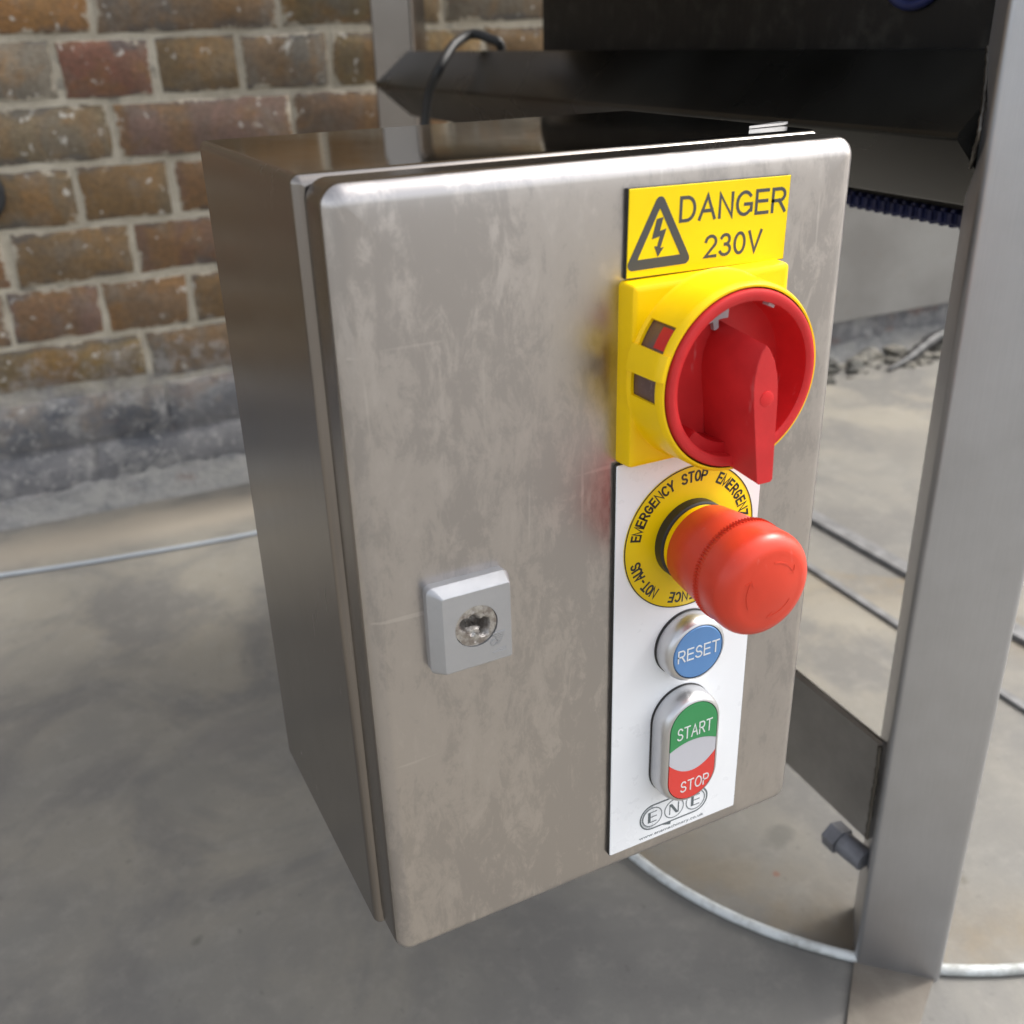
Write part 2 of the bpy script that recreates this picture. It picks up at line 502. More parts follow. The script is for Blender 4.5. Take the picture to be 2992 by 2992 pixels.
# ------------------------------------------------------------------ floor
def concrete():
    k = NT('concrete_floor')
    tc = k.n('ShaderNodeTexCoord')
    v = tc.outputs['Object']
    big = k.noise(v, 1.7, 5, 0.55, 0.4)
    mid = k.noise(v, 6.5, 7, 0.65, 0.6)
    fine = k.noise(v, 38, 8, 0.7)
    grit = k.noise(v, 260, 5, 0.7)
    col = k.mix(k.ramp(big, [(0.38, 0.0), (0.62, 1.0)]), (0.178, 0.173, 0.16), (0.265, 0.243, 0.2))
    col = k.mix(k.math('MULTIPLY', k.ramp(mid, [(0.40, 1.0), (0.54, 0.0)]), 0.8), col, (0.152, 0.147, 0.139))
    col = k.mix(k.math('MULTIPLY', k.ramp(fine, [(0.50, 0.0), (0.72, 1.0)]), 0.35), col, (0.30, 0.288, 0.256))
    col = k.mix(k.math('MULTIPLY', k.ramp(grit, [(0.3, 1.0), (0.5, 0.0)]), 0.18), col, (0.15, 0.145, 0.135))
    col = k.mix(k.math('MULTIPLY', k.ramp(k.noise(v, 95, 4, 0.5), [(0.67, 0.0), (0.71, 1.0)]), 0.3), col, (0.09, 0.085, 0.078))
    # stains that lie on the floor itself: (x, y, rx, ry, colour, strength)
    wob = k.n('ShaderNodeTexNoise')
    wob.inputs['Scale'].default_value = 22
    wob.inputs['Detail'].default_value = 6
    k.l(v, wob.inputs['Vector'])
    off = k.n('ShaderNodeVectorMath', operation='MULTIPLY_ADD')
    k.l(wob.outputs['Color'], off.inputs[0])
    off.inputs[1].default_value = (0.05, 0.05, 0)
    off.inputs[2].default_value = (-0.025, -0.025, 0)
    ad = k.n('ShaderNodeVectorMath', operation='ADD')
    k.l(v, ad.inputs[0])
    k.l(off.outputs[0], ad.inputs[1])
    def stain(col, x, y, rx, ry, c, st, soft=0.45):
        s1 = k.n('ShaderNodeVectorMath', operation='SUBTRACT')
        k.l(ad.outputs[0], s1.inputs[0])
        s1.inputs[1].default_value = (x * S, y * S, 0)
        s2 = k.n('ShaderNodeVectorMath', operation='MULTIPLY')
        k.l(s1.outputs[0], s2.inputs[0])
        s2.inputs[1].default_value = (1 / (rx * S), 1 / (ry * S), 0)
        ln = k.n('ShaderNodeVectorMath', operation='LENGTH')
        k.l(s2.outputs[0], ln.inputs[0])
        return k.mix(k.math('MULTIPLY', k.ramp(ln.outputs['Value'], [(1 - soft, 1.0), (1.0, 0.0)]), st), col, c)
    col = stain(col, 1160, 745, 90, 105, (0.19, 0.18, 0.16), 0.65, 0.3)
    col = stain(col, 396, 203, 16, 17, (0.14, 0.135, 0.12), 0.75, 0.5)
    col = stain(col, 372, 168, 4, 4, (0.22, 0.08, 0.06), 0.7, 0.6)
    col = stain(col, 630, 1010, 420, 160, (0.33, 0.295, 0.24), 0.6, 0.8)
    col = stain(col, 100, 1105, 520, 75, (0.32, 0.28, 0.225), 0.8, 0.6)
    col = stain(col, -32, 516, 50, 60, (0.17, 0.165, 0.15), 0.5, 0.7)
    col = stain(col, 25, 565, 55, 30, (0.17, 0.16, 0.15), 0.5, 0.7)
    col = stain(col, -60, 330, 9, 9, (0.12, 0.115, 0.10), 0.7, 0.7)
    col = stain(col, 490, 95, 6, 5, (0.13, 0.12, 0.10), 0.8, 0.7)
    col = stain(col, 545, 190, 8, 6, (0.15, 0.14, 0.12), 0.8, 0.7)
    # rust bloom that follows the inside of the white ring on the floor
    s1 = k.n('ShaderNodeVectorMath', operation='SUBTRACT')
    k.l(ad.outputs[0], s1.inputs[0])
    s1.inputs[1].default_value = (RING[0] * S, RING[1] * S, 0)
    fl = k.n('ShaderNodeVectorMath', operation='MULTIPLY')
    k.l(s1.outputs[0], fl.inputs[0])
    fl.inputs[1].default_value = (1, 1, 0)
    ln = k.n('ShaderNodeVectorMath', operation='LENGTH')
    k.l(fl.outputs[0], ln.inputs[0])
    rel = k.math('DIVIDE', ln.outputs['Value'], RING[2] * S)
    band = k.ramp(rel, [(0.68, 0.0), (0.97, 1.0), (0.995, 1.0), (1.0, 0.0)])
    rn = k.ramp(k.noise(v, 14, 5, 0.6), [(0.40, 0.15), (0.62, 1.0)])
    col = k.mix(k.math('MULTIPLY', k.math('MULTIPLY', band, rn), 0.55), col, (0.22, 0.165, 0.09))
    h = k.math('ADD', k.math('MULTIPLY', mid, 0.6), k.math('MULTIPLY', fine, 0.3))
    b1 = k.bump(h, 0.25, 0.006)
    b2 = k.bump(grit, 0.25, 0.0008, b1)
    rr = k.math('MULTIPLY_ADD', mid, 0.3, 0.45)
    return k.set(Base_Color=col, Roughness=rr, Normal=b2, Specular_IOR_Level=0.3)

# circle through the visible stretch of the white ring
RING = (560.0, 262.0, 262.0)
def circ3(a, b, c):
    ax, ay, bx, by, cx, cy = *a, *b, *c
    d = 2 * (ax * (by - cy) + bx * (cy - ay) + cx * (ay - by))
    ux = ((ax * ax + ay * ay) * (by - cy) + (bx * bx + by * by) * (cy - ay) + (cx * cx + cy * cy) * (ay - by)) / d
    uy = ((ax * ax + ay * ay) * (cx - bx) + (bx * bx + by * by) * (ax - cx) + (cx * cx + cy * cy) * (bx - ax)) / d
    return ux, uy, math.hypot(ax - ux, ay - uy)
RING = circ3((281, 239), (364, 82), (468, 15))

bm = bmesh.new()
vs = [bm.verts.new((x, y, 0)) for x, y in ((-60, -60), (60, -60), (60, 60), (-60, 60))]
bm.faces.new(vs)
tag(from_bm('ground', bm, concrete()), kind='structure')

# ------------------------------------------------------------------ brick wall
WY = R(-1.0)
def WP(u, v, z):
    """point on the wall: u along it (box x where it crosses), v out of the wall towards the camera"""
    return W(u * math.cos(WY) + v * math.sin(WY), 1205 + u * math.sin(WY) - v * math.cos(WY), z)

def wall_foot(k, c):
    """old blackened and lime-washed paint over the lowest courses"""
    gp = k.n('ShaderNodeNewGeometry')
    sx = k.n('ShaderNodeSeparateXYZ')
    k.l(gp.outputs['Position'], sx.inputs[0])
    w = gp.outputs['Position']
    low = k.ramp(k.math('ADD', sx.outputs['Z'], k.math('MULTIPLY_ADD', k.noise(w, 16, 6, 0.7), 0.26, -0.13)), [(0.13, 1.0), (0.21, 0.0)])
    p = k.mix(k.ramp(k.noise(w, 9, 6, 0.65, 0.5), [(0.38, 0.0), (0.62, 1.0)]), (0.115, 0.119, 0.132), (0.235, 0.23, 0.235))
    p = k.mix(k.ramp(k.noise(w, 30, 7, 0.65, 0.4), [(0.50, 0.0), (0.64, 0.75)]), p, (0.38, 0.372, 0.36))
    p = k.mix(k.ramp(k.noise(w, 75, 5, 0.55), [(0.59, 0.0), (0.67, 0.6)]), p, (0.44, 0.43, 0.41))
    p = k.mix(k.ramp(k.noise(w, 21, 5, 0.6), [(0.62, 0.0), (0.72, 0.6)]), p, (0.25, 0.14, 0.11))
    c = k.mix(low, c, p)
    flk = k.ramp(k.math('ADD', sx.outputs['Z'], k.math('MULTIPLY_ADD', k.noise(w, 34, 6, 0.7), 0.5, -0.25)), [(0.15, 0.5), (0.21, 0.0)])
    return k.mix(k.math('MULTIPLY', flk, k.math('SUBTRACT', 1.0, low)), c, (0.45, 0.43, 0.41))

def brick_mat():
    k = NT('old_brick')
    oi = k.n('ShaderNodeObjectInfo')
    tc = k.n('ShaderNodeTexCoord')
    mp = k.n('ShaderNodeVectorMath', operation='ADD')
    sc = k.n('ShaderNodeVectorMath', operation='SCALE')
    k.l(oi.outputs['Random'], sc.inputs['Scale'])
    sc.inputs[0].default_value = (7.3, 3.1, 5.7)
    k.l(tc.outputs['Object'], mp.inputs[0])
    k.l(sc.outputs[0], mp.inputs[1])
    v = mp.outputs[0]
    base = k.ramp(oi.outputs['Random'], [(0.0, (0.163, 0.137, 0.090)), (0.14, (0.258, 0.174, 0.070)), (0.28, (0.202, 0.187, 0.160)), (0.42, (0.232, 0.104, 0.074)), (0.56, (0.172, 0.137, 0.082)), (0.70, (0.310, 0.158, 0.058)), (0.84, (0.146, 0.124, 0.101)), (1.0, (0.258, 0.137, 0.090))])
    p1 = k.ramp(k.noise(v, 11, 5, 0.6, 0.5), [(0.44, 0.0), (0.60, 1.0)])
    p2 = k.ramp(k.noise(v, 17, 6, 0.65, 0.8), [(0.50, 0.0), (0.66, 1.0)])
    p3 = k.ramp(k.noise(v, 24, 5, 0.6), [(0.52, 0.0), (0.66, 1.0)])
    c = k.mix(k.math('MULTIPLY', p1, 0.45), base, (0.142, 0.120, 0.092))
    c = k.mix(k.math('MULTIPLY', p2, 0.55), c, (0.292, 0.158, 0.058))
    bd = k.ramp(k.noise(k.coordv(v, (1.0, 1.0, 0.12)), 16, 2, 0.4), [(0.50, 0.0), (0.58, 1.0)])
    c = k.mix(k.math('MULTIPLY', bd, 0.55), c, (0.258, 0.145, 0.058))
    c = k.mix(k.math('MULTIPLY', p3, 0.40), c, (0.202, 0.187, 0.160))
    c = k.mix(k.math('MULTIPLY', k.ramp(k.noise(v, 150, 6, 0.7), [(0.42, 1.0), (0.56, 0.0)]), 0.35), c, (0.086, 0.066, 0.048))
    c = k.mix(k.ramp(k.noise(v, 62, 4, 0.55), [(0.64, 0.0), (0.69, 0.8)]), c, (0.55, 0.52, 0.46))
    # mortar smeared raggedly over the arrises
    sg = k.n('ShaderNodeSeparateXYZ')
    k.l(tc.outputs['Generated'], sg.inputs[0])
    ex = k.math('MINIMUM', sg.outputs['X'], k.math('SUBTRACT', 1.0, sg.outputs['X']))
    ez = k.math('MINIMUM', sg.outputs['Z'], k.math('SUBTRACT', 1.0, sg.outputs['Z']))
    dd = k.math('MINIMUM', k.math('MULTIPLY', ex, 2.2), ez)
    dd = k.math('ADD', dd, k.math('MULTIPLY_ADD', k.noise(v, 42, 6, 0.7), -0.55, 0.275))
    sm = k.ramp(dd, [(0.0, 0.85), (0.05, 0.0)])
    c = k.mix(sm, c, (0.50, 0.45, 0.36))
    # sooty arrises here and there
    so = k.ramp(k.math('ADD', ez, k.math('MULTIPLY_ADD', k.noise(v, 15, 5, 0.6), -1.0, 0.5)), [(0.0, 0.6), (0.10, 0.0)])
    c = k.mix(k.math('MULTIPLY', so, k.math('SUBTRACT', 1.0, sm)), c, (0.10, 0.10, 0.10))
    c = wall_foot(k, c)
    h = k.math('ADD', k.noise(v, 55, 7, 0.7), k.math('MULTIPLY', k.noise(v, 240, 5, 0.7), 0.4))
    return k.set(Base_Color=c, Roughness=0.85, Normal=k.bump(h, 0.8, 0.006), Specular_IOR_Level=0.25)

def mortar_mat():
    k = NT('lime_mortar')
    v = k.coord()
    c = k.mix(k.ramp(k.noise(v, 16, 6, 0.7), [(0.38, 0.0), (0.62, 1.0)]), (0.46, 0.41, 0.32), (0.62, 0.565, 0.455))
    c = k.mix(k.ramp(k.noise(v, 30, 6, 0.7), [(0.58, 0.0), (0.70, 0.75)]), c, (0.13, 0.125, 0.12))
    c = wall_foot(k, c)
    h = k.math('ADD', k.noise(v, 70, 7, 0.75), k.math('MULTIPLY', k.noise(v, 320, 5, 0.7), 0.4))
    return k.set(Base_Color=c, Roughness=0.9, Normal=k.bump(h, 0.9, 0.006), Specular_IOR_Level=0.2)

def plinth_mat():
    k = NT('crumbling_render')
    v = k.coord()
    vv = k.coord(scale=(0.7, 1, 1.5))
    c = k.mix(k.ramp(k.noise(vv, 8, 7, 0.65, 0.6), [(0.36, 0.0), (0.62, 1.0)]), (0.12, 0.124, 0.134), (0.24, 0.235, 0.235))
    c = k.mix(k.ramp(k.noise(vv, 34, 7, 0.62, 0.4), [(0.50, 0.0), (0.64, 0.7)]), c, (0.36, 0.355, 0.335))
    c = k.mix(k.ramp(k.noise(vv, 70, 5, 0.55), [(0.60, 0.0), (0.68, 0.6)]), c, (0.44, 0.43, 0.405))
    c = k.mix(k.ramp(k.noise(vv, 20, 5, 0.6), [(0.60, 0.0), (0.72, 0.55)]), c, (0.20, 0.105, 0.075))
    gp = k.n('ShaderNodeNewGeometry')
    sx = k.n('ShaderNodeSeparateXYZ')
    k.l(gp.outputs['Position'], sx.inputs[0])
    foot = k.ramp(k.math('ADD', sx.outputs['Z'], k.math('MULTIPLY', k.noise(vv, 9, 6, 0.65), 0.12)), [(0.075, 1.0), (0.115, 0.0)])
    c = k.mix(k.math('MULTIPLY', foot, k.ramp(k.noise(vv, 26, 6, 0.7), [(0.38, 0.2), (0.55, 1.0)])), c, (0.31, 0.302, 0.285))
    h = k.math('ADD', k.noise(v, 40, 7, 0.7), k.math('MULTIPLY', k.noise(v, 190, 5, 0.7), 0.4))
    return k.set(Base_Color=c, Roughness=0.9, Normal=k.bump(h, 0.9, 0.008), Specular_IOR_Level=0.2)

def panel_render_mat():
    k = NT('grey_cement_render')
    v = k.coord()
    c = k.mix(k.ramp(k.noise(v, 5, 6, 0.6), [(0.35, 0.0), (0.65, 1.0)]), (0.21, 0.20, 0.185), (0.27, 0.262, 0.245))
    c = k.mix(k.ramp(k.noise(v, 22, 5, 0.6), [(0.62, 0.0), (0.74, 0.4)]), c, (0.20, 0.14, 0.10))
    return k.set(Base_Color=c, Roughness=0.85, Normal=k.bump(k.noise(v, 120, 6, 0.7), 0.25, 0.002), Specular_IOR_Level=0.25)

M_brick, M_mortar, M_plinth, M_rend = brick_mat(), mortar_mat(), plinth_mat(), panel_render_mat()
wall = root('brick_wall', 300, 1200, -FZ, 'old brown brick wall with pale mortar and crumbling grey foot', 'wall')

# bed joints (box-height of each) and the perpend positions read along each course
BED = 75.0
Z0 = -32.0                       # joint under the lowest course of sound brick
J = {4: [42.1, 160.3, 272.7, 393.5, 627.1], 5: [95.5, 329.5, 566.4], 3: [98.9, 333.6], 2: [38.7, 159.9],
     1: [-57.4, 95.9], 0: [-75.9, 42.1, 158.9], -1: [87.2]}
rng = random.Random(21)
def course_joints(c):
    js = list(J.get(c, [rng.uniform(-40, 160)]))
    gaps = [b - a for a, b in zip(js, js[1:])]
    x = js[0]
    k = c
    while x > -420:
        x -= 118 if (k + c) % 2 else 234
        k += 1
        js.insert(0, x + rng.uniform(-5, 5))
    x = js[-1]
    k = c
    lim = 1330
    while x < lim:
        x += 118 if (k + c) % 2 else 234
        k += 1
        js.append(x + rng.uniform(-5, 5))
    return js
nb = 0
def make_brick(u0, u1, z0, z1):
    """a worn brick: jittered front face, chamfered edges"""
    bm = bmesh.new()
    nu = 7 if u1 - u0 > 150 else 4
    out = rng.uniform(-1.0, 0.9)
    jt = lambda a: rng.uniform(-a, a)
    top = [(u0 + (u1 - u0) * i / nu) for i in range(nu + 1)]
    ring = [(u, z0) for u in top] + [(u1, z0 + (z1 - z0) * t) for t in (0.5,)] + [(u, z1) for u in top[::-1]] + [(u0, z0 + (z1 - z0) * 0.5)]
    ring = [(u + jt(2.0), z + jt(2.0)) for u, z in ring]
    cu, cz = (u0 + u1) / 2, (z0 + z1) / 2
    def sh(p, d):
        u, z = p
        return (u - d * (1 if u > cu else -1) , z - d * (1 if z > cz + 8 else (-1 if z < cz - 8 else 0)))
    back = [WP(u, -14, z) for u, z in ring]
    edge = [WP(u, out - 1.6 + jt(0.8), z) for u, z in ring]
    frnt = [WP(*(lambda q: (q[0], out + jt(0.7), q[1]))(sh((u, z), 2.2))) for u, z in ring]
    loops_bm(bm, [back, edge, frnt], cap0=False)
    c = WP(cu, 0, cz)
    return bm, c
for c in range(-3, 11):
    zb = Z0 + BED * c
    js = course_joints(c)
    for a, b in zip(js, js[1:]):
        g = rng.uniform(2.8, 5.2)
        z0b, z1b = zb + rng.uniform(2.8, 5), zb + BED - rng.uniform(2.8, 5)
        if c == -1 and rng.random() < 0.25: z0b += 12
        bm, cpt = make_brick(a + g, b - g, z0b, z1b)
        o = from_bm('brick', bm, M_brick, None, 50, origin=cpt)
        o.parent = wall
        o.location = cpt - wall.location
        nb += 1

# the mortar bed behind the bricks, gently uneven
def wall_sheet(name, u0, u1, z0, z1, nu, nz, base, amp, mat, lo=None, seed=1, edge=0.0):
    rg = random.Random(seed)
    bm = bmesh.new()
    grid = []
    for j in range(nz + 1):
        row = []
        for i in range(nu + 1):
            u = u0 + (u1 - u0) * i / nu
            z = z0 + (z1 - z0) * j / nz
            d = base + rg.uniform(-amp, amp)
            if lo and j == 0: d = lo
            zz = z + (rg.uniform(-edge, edge) if j == nz else 0)
            row.append(bm.verts.new(WP(u, d, zz)))
        grid.append(row)
    for j in range(nz):
        for i in range(nu):
            bm.faces.new((grid[j][i], grid[j][i + 1], grid[j + 1][i + 1], grid[j + 1][i]))
    # give the sheet a body going back into the wall
    bk = [bm.verts.new(WP(u, -90, z)) for u, z in ((u0, z0), (u1, z0), (u1, z1), (u0, z1))]
    bm.faces.new((bk[3], bk[2], bk[1], bk[0]))
    bm.faces.new([grid[0][i] for i in range(nu, -1, -1)] + [bk[0], bk[1]])
    bm.faces.new([grid[nz][i] for i in range(nu + 1)] + [bk[2], bk[3]])
    bm.faces.new([grid[j][0] for j in range(nz + 1)] + [bk[3], bk[0]])
    bm.faces.new([grid[j][nu] for j in range(nz, -1, -1)] + [bk[1], bk[2]])
    return from_bm(name, bm, mat, wall, 60)
wall_sheet('mortar', -1800, 2600, -FZ - 5, 2443, 176, 100, -2.1, 0.6, M_mortar, seed=3)
# the rest of the wall, out beyond the frame: the same bricks joined into one part
bm = bmesh.new()
for c in range(-3, 33):
    zb = Z0 + BED * c
    spans = [(-1780, -430), (1345, 2590)] if c < 11 else [(-1780, 2590)]
    for ua, ub in spans:
        u = ua - (0 if c % 2 else 60)
        kk = c
        while u < ub:
            L = 118 if kk % 2 else 234
            kk += 1
            b2, _ = make_brick(u + 5, min(u + L, ub) - 5, zb + 5, zb + BED - 5) if min(u + L, ub) - u > 40 else (None, None)
            if b2 is not None:
                tm = bpy.data.meshes.new('brick_tmp')
                b2.to_mesh(tm); b2.free()
                bm.from_mesh(tm)
                bpy.data.meshes.remove(tm)
            u += L
tag(from_bm('brickwork', bm, M_brick, wall, 50), kind='stuff')
# broken-out render along the foot of the wall: several layers of ragged lumps
def lumpy(name, u0, u1, z0, z1, nu, nz, mat, seed, bulge):
    rg = random.Random(seed)
    ph = [(rg.uniform(0.006, 0.03), rg.uniform(0.008, 0.045), rg.uniform(0, 6.28), rg.uniform(0, 6.28)) for _ in range(10)]
    bm = bmesh.new()
    grid = []
    for j in range(nz + 1):
        row = []
        t = j / nz
        for i in range(nu + 1):
            u = u0 + (u1 - u0) * i / nu
            z = z0 + (z1 - z0) * t
            d = sum(math.sin(a * u + p) * math.sin(b * z + q) for a, b, p, q in ph) / 3.0
            foot = max(0.0, 1 - t) ** 1.4
            v = bulge * d + rg.uniform(-1.6, 1.6) + 26 * foot + 1.0
            if j == nz: z += 6 * math.sin(u * 0.017) + rg.uniform(-6, 6); v = -2
            row.append(bm.verts.new(WP(u, v, z)))
        grid.append(row)
    for j in range(nz):
        for i in range(nu):
            bm.faces.new((grid[j][i], grid[j][i + 1], grid[j + 1][i + 1], grid[j + 1][i]))
    bk = [bm.verts.new(WP(u, -90, z)) for u, z in ((u0, z0), (u1, z0), (u1, z1 - 20), (u0, z1 - 20))]
    bm.faces.new((bk[3], bk[2], bk[1], bk[0]))
    bm.faces.new([grid[0][i] for i in range(nu, -1, -1)] + [bk[0], bk[1]])
    bm.faces.new([grid[j][0] for j in range(nz + 1)] + [bk[3], bk[0]])
    bm.faces.new([grid[j][nu] for j in range(nz, -1, -1)] + [bk[1], bk[2]])
    o = from_bm(name, bm, mat, wall, 60)
    return o
tag(lumpy('crumbled_render', -1800, 2600, -FZ - 2, -238, 330, 8, M_plinth, 5, 2.0), label='crumbling grey render along the foot of the wall')
wall_sheet('cement_patch', 960, 2550, -191, 70, 60, 8, 24, 0.5, M_rend, seed=9, edge=4)

# ------------------------------------------------------------------ rubble at the right foot of the wall
def lump(bm, c, rx, ry, rz, seed, sub=2):
    rg = random.Random(seed)
    r = bmesh.ops.create_icosphere(bm, subdivisions=sub, radius=1.0)
    dirs = [(Vector((rg.gauss(0, 1), rg.gauss(0, 1), rg.gauss(0, 1))).normalized(), rg.uniform(0.55, 1.0)) for _ in range(7)]
    for v in r['verts']:
        n = v.co.normalized()
        k = 1.0
        for d, h in dirs:
            t = n.dot(d)
            if t > h * 0.8: k = min(k, h * 0.8 / t)
        v.co = Vector((n.x * rx * k, n.y * ry * k, n.z * rz * k)) * S + c
k = NT('rubble_stone'); v = k.coord()
M_rubble = k.set(Base_Color=k.mix(k.ramp(k.noise(v, 14, 6, 0.65), [(0.4, 0.0), (0.62, 1.0)]), (0.09, 0.088, 0.08), (0.25, 0.232, 0.195)), Roughness=0.9, Normal=k.bump(k.noise(v, 90, 6, 0.7), 0.7, 0.004), Specular_IOR_Level=0.2)
bm = bmesh.new()
rg = random.Random(4)
for i in range(130):
    u = rg.uniform(1250, 2100)
    vv = rg.uniform(20, 115) ** 1.0
    s = rg.uniform(4, 15) if vv > 55 else rg.uniform(8, 28)
    lump(bm, WP(u, vv, -FZ + s * 0.25), s * rg.uniform(0.9, 1.8), s, s * 0.7, 100 + i, 1)
tag(from_bm('rubble', bm, M_rubble, None, 40), 'loose grey rubble crumbled along the foot of the wall', 'rubble', kind='stuff')
bm = bmesh.new()
pts = spline([WP(1400, 110, -FZ + 5), WP(1470, 88, -FZ + 9), WP(1530, 70, -FZ + 22), WP(1590, 52, -FZ + 30), WP(1640, 50, -FZ + 22), WP(1700, 58, -FZ + 26)], 6)
tube(bm, pts, [3 + 9 * math.sin(math.pi * i / (len(pts) - 1)) ** 0.7 + rg.uniform(-1.5, 1.5) for i in range(len(pts))], 8)
tag(from_bm('rag_strip', bm, M_rubber, None, 60, origin=WP(1530, 70, -FZ)), 'black twisted strip of rag lying against the rubble by the wall', 'rag')

# small dark ring fixed to the wall at the left edge
r0 = WP(-71, 8, 168)
bm = bmesh.new()
pts = [r0 + Vector((math.cos(a) * 20 * S, 0, math.sin(a) * 27 * S)) for a in [2 * math.pi * i / 28 for i in range(29)]]
tube(bm, pts, 5.5, 8, False)
rt = root('wall_ring', -71, 1199, 168, 'small black ring fixed to the bricks, cut by the left edge', 'ring')
from_bm('ring', bm, M_rubber, rt, 60)
bm = bmesh.new()
box_bm(bm, -78, -64, 1196, 1206, 190, 204, 2)
from_bm('staple', bm, M_bolt, rt, 40)

# ------------------------------------------------------------------ white ring and cord lying on the floor
k = NT('white_hose_rubber'); v = k.coord()
M_hose = k.set(Base_Color=k.mix(k.ramp(k.noise(v, 30, 6, 0.7), [(0.46, 0.0), (0.66, 1.0)]), (0.60, 0.63, 0.63), (0.27, 0.27, 0.25)), Roughness=0.5, Normal=k.bump(k.noise(v, 160, 5), 0.3, 0.001))
cx, cy, rr = RING
bm = bmesh.new()
a0 = math.atan2(300 - cy, 262 - cx)
pts = []
for i in range(90):
    a = R(165) + (R(318) - R(165)) * i / 89
    pts.append(W(cx + (rr + 2) * math.cos(a), cy + (rr + 2) * math.sin(a), -FZ + 3.5))
tube(bm, pts, 3.9, 10)
tag(from_bm('white_hose', bm, M_hose, None, 60, origin=W(364, 82, -FZ)), 'thick white hose curving over the floor round the front leg', 'hose')
bm = bmesh.new()
tube(bm, spline([W(-900, 1185, -FZ + 3), W(-500, 1110, -FZ + 3), W(-158, 1035, -FZ + 3), W(0, 1008, -FZ + 3), W(158, 991, -FZ + 3), W(420, 985, -FZ + 3)], 10), 2.9, 8)
k = NT('pale_cord_plastic'); v = k.coord()
M_cord = k.set(Base_Color=k.mix(k.noise(v, 20, 5), (0.30, 0.33, 0.36), (0.40, 0.43, 0.46)), Roughness=0.45)
tag(from_bm('thin_cord', bm, M_cord, None, 60, origin=W(0, 1008, -FZ)), 'thin pale blue cord running along the floor below the bricks', 'cord')

# flat dark bars on the floor behind the machine
def floor_bar(name, pts, w, h, mat, label, grp):
    bm = bmesh.new()
    (x0, y0), (x1, y1) = pts
    d = Vector((x1 - x0, y1 - y0)).normalized()
    nrm = Vector((-d.y, d.x)) * (w / 2)
    sec = [(-1, 0.3), (-0.9, h), (0.9, h), (1, 0.3)]
    loops_bm(bm, [[W(x + nrm.x * s, y + nrm.y * s, -FZ + z) for s, z in sec] for x, y in pts])
    return tag(from_bm(name, bm, mat, None, None, origin=W(x0, y0, -FZ)), label, 'metal bar', grp)
M_bar = plastic('dull_grey_steel', (0.17, 0.17, 0.172), 0.6, 0.3, 0.3)
floor_bar('floor_bar', [(848, 1000), (823, 60)], 24, 6, M_bar, 'dark flat metal bar on the floor, the farther and wider of the two', 'flat bars on the floor')
floor_bar('floor_bar', [(757, 900), (714, 60)], 10, 4, M_bar, 'thin dark metal bar on the floor, the nearer of the two', 'flat bars on the floor')

# ------------------------------------------------------------------ conveyor frame
FA = R(3.6)
FD = Vector((math.sin(FA), math.cos(FA)))      # along the frame
conv = root('conveyor', 401, 77.7, -FZ, 'stainless steel conveyor frame of welded diamond-set square tube', 'conveyor')
PA = R(-44)
bm = bmesh.new()
square_tube(bm, (401, 77.7, -FZ), (401, 77.7, 720), 29, 4.5, PA)
tag(from_bm('leg', bm, M_frame, conv, 35), label='near front leg of brushed steel beside the control box')
bm = bmesh.new()
square_tube(bm, (466.5, 1118, -FZ), (466.5, 1118, 720), 29, 4.5, R(-41.4))
tag(from_bm('leg', bm, M_body, conv, 35), label='rear leg in front of the bricks')
bm = bmesh.new()
square_tube(bm, (403.0, 95, 283.8), (466, 1112, 274), 29, 3.2, R(45))
tag(from_bm('rail', bm, M_beam, conv, 35), label='dark upper rail between the legs')
bm = bmesh.new()
def fpt(along, off, z):
    return (360 + FD.x * (along - 77) + FD.y * off, 77 + FD.y * (along - 77) - FD.x * off, z)
def fbox(bm, a0, a1, o0, o1, z0, z1, bev=2.0, mi=0):
    vs = [bm.verts.new(W(*fpt(a, o, z))) for o in (o0, o1) for a in (a0, a1) for z in (z0, z1)]
    F = [(0, 1, 3, 2), (4, 6, 7, 5), (0, 4, 5, 1), (2, 3, 7, 6), (0, 2, 6, 4), (1, 5, 7, 3)]
    fs = [bm.faces.new([vs[i] for i in f]) for f in F]
    for f in fs: f.material_index = mi
    if bev:
        bmesh.ops.bevel(bm, geom=list({e for f in fs for e in f.edges}), offset=bev * S, segments=2, affect='EDGES')
fbox(bm, 84, 1108, 1.5, 7.5, -167, -85.5, 1.5)
tag(from_bm('strut', bm, M_strut, conv, 35), label='lower strut running back from the front leg')
# weld beads where rail and strut meet the leg
def weld(pts, r, seed):
    rg = random.Random(seed)
    P = spline([W(*p) for p in pts], 14)
    bm = bmesh.new()
    tube(bm, [p + Vector((rg.uniform(-.25, .25), rg.uniform(-.25, .25), 0)) * S for p in P], [r * (1.0 + 0.16 * math.sin(i * 1.9) + rg.uniform(-.08, .08)) for i in range(len(P))], 8)
    return from_bm('weld_bead', bm, M_weld, conv, 70)
weld([(400, 118, 324), (381, 100, 306), (362.5, 84, 287.5), (378, 99, 268)], 1.2, 3)
weld([(362, 85, -88), (362, 84.5, -125), (362, 84.5, -165)], 1.5, 5)
weld([(447, 52, 40), (440, 37.2, 0), (442.5, 37.5, -60)], 0.7, 6)
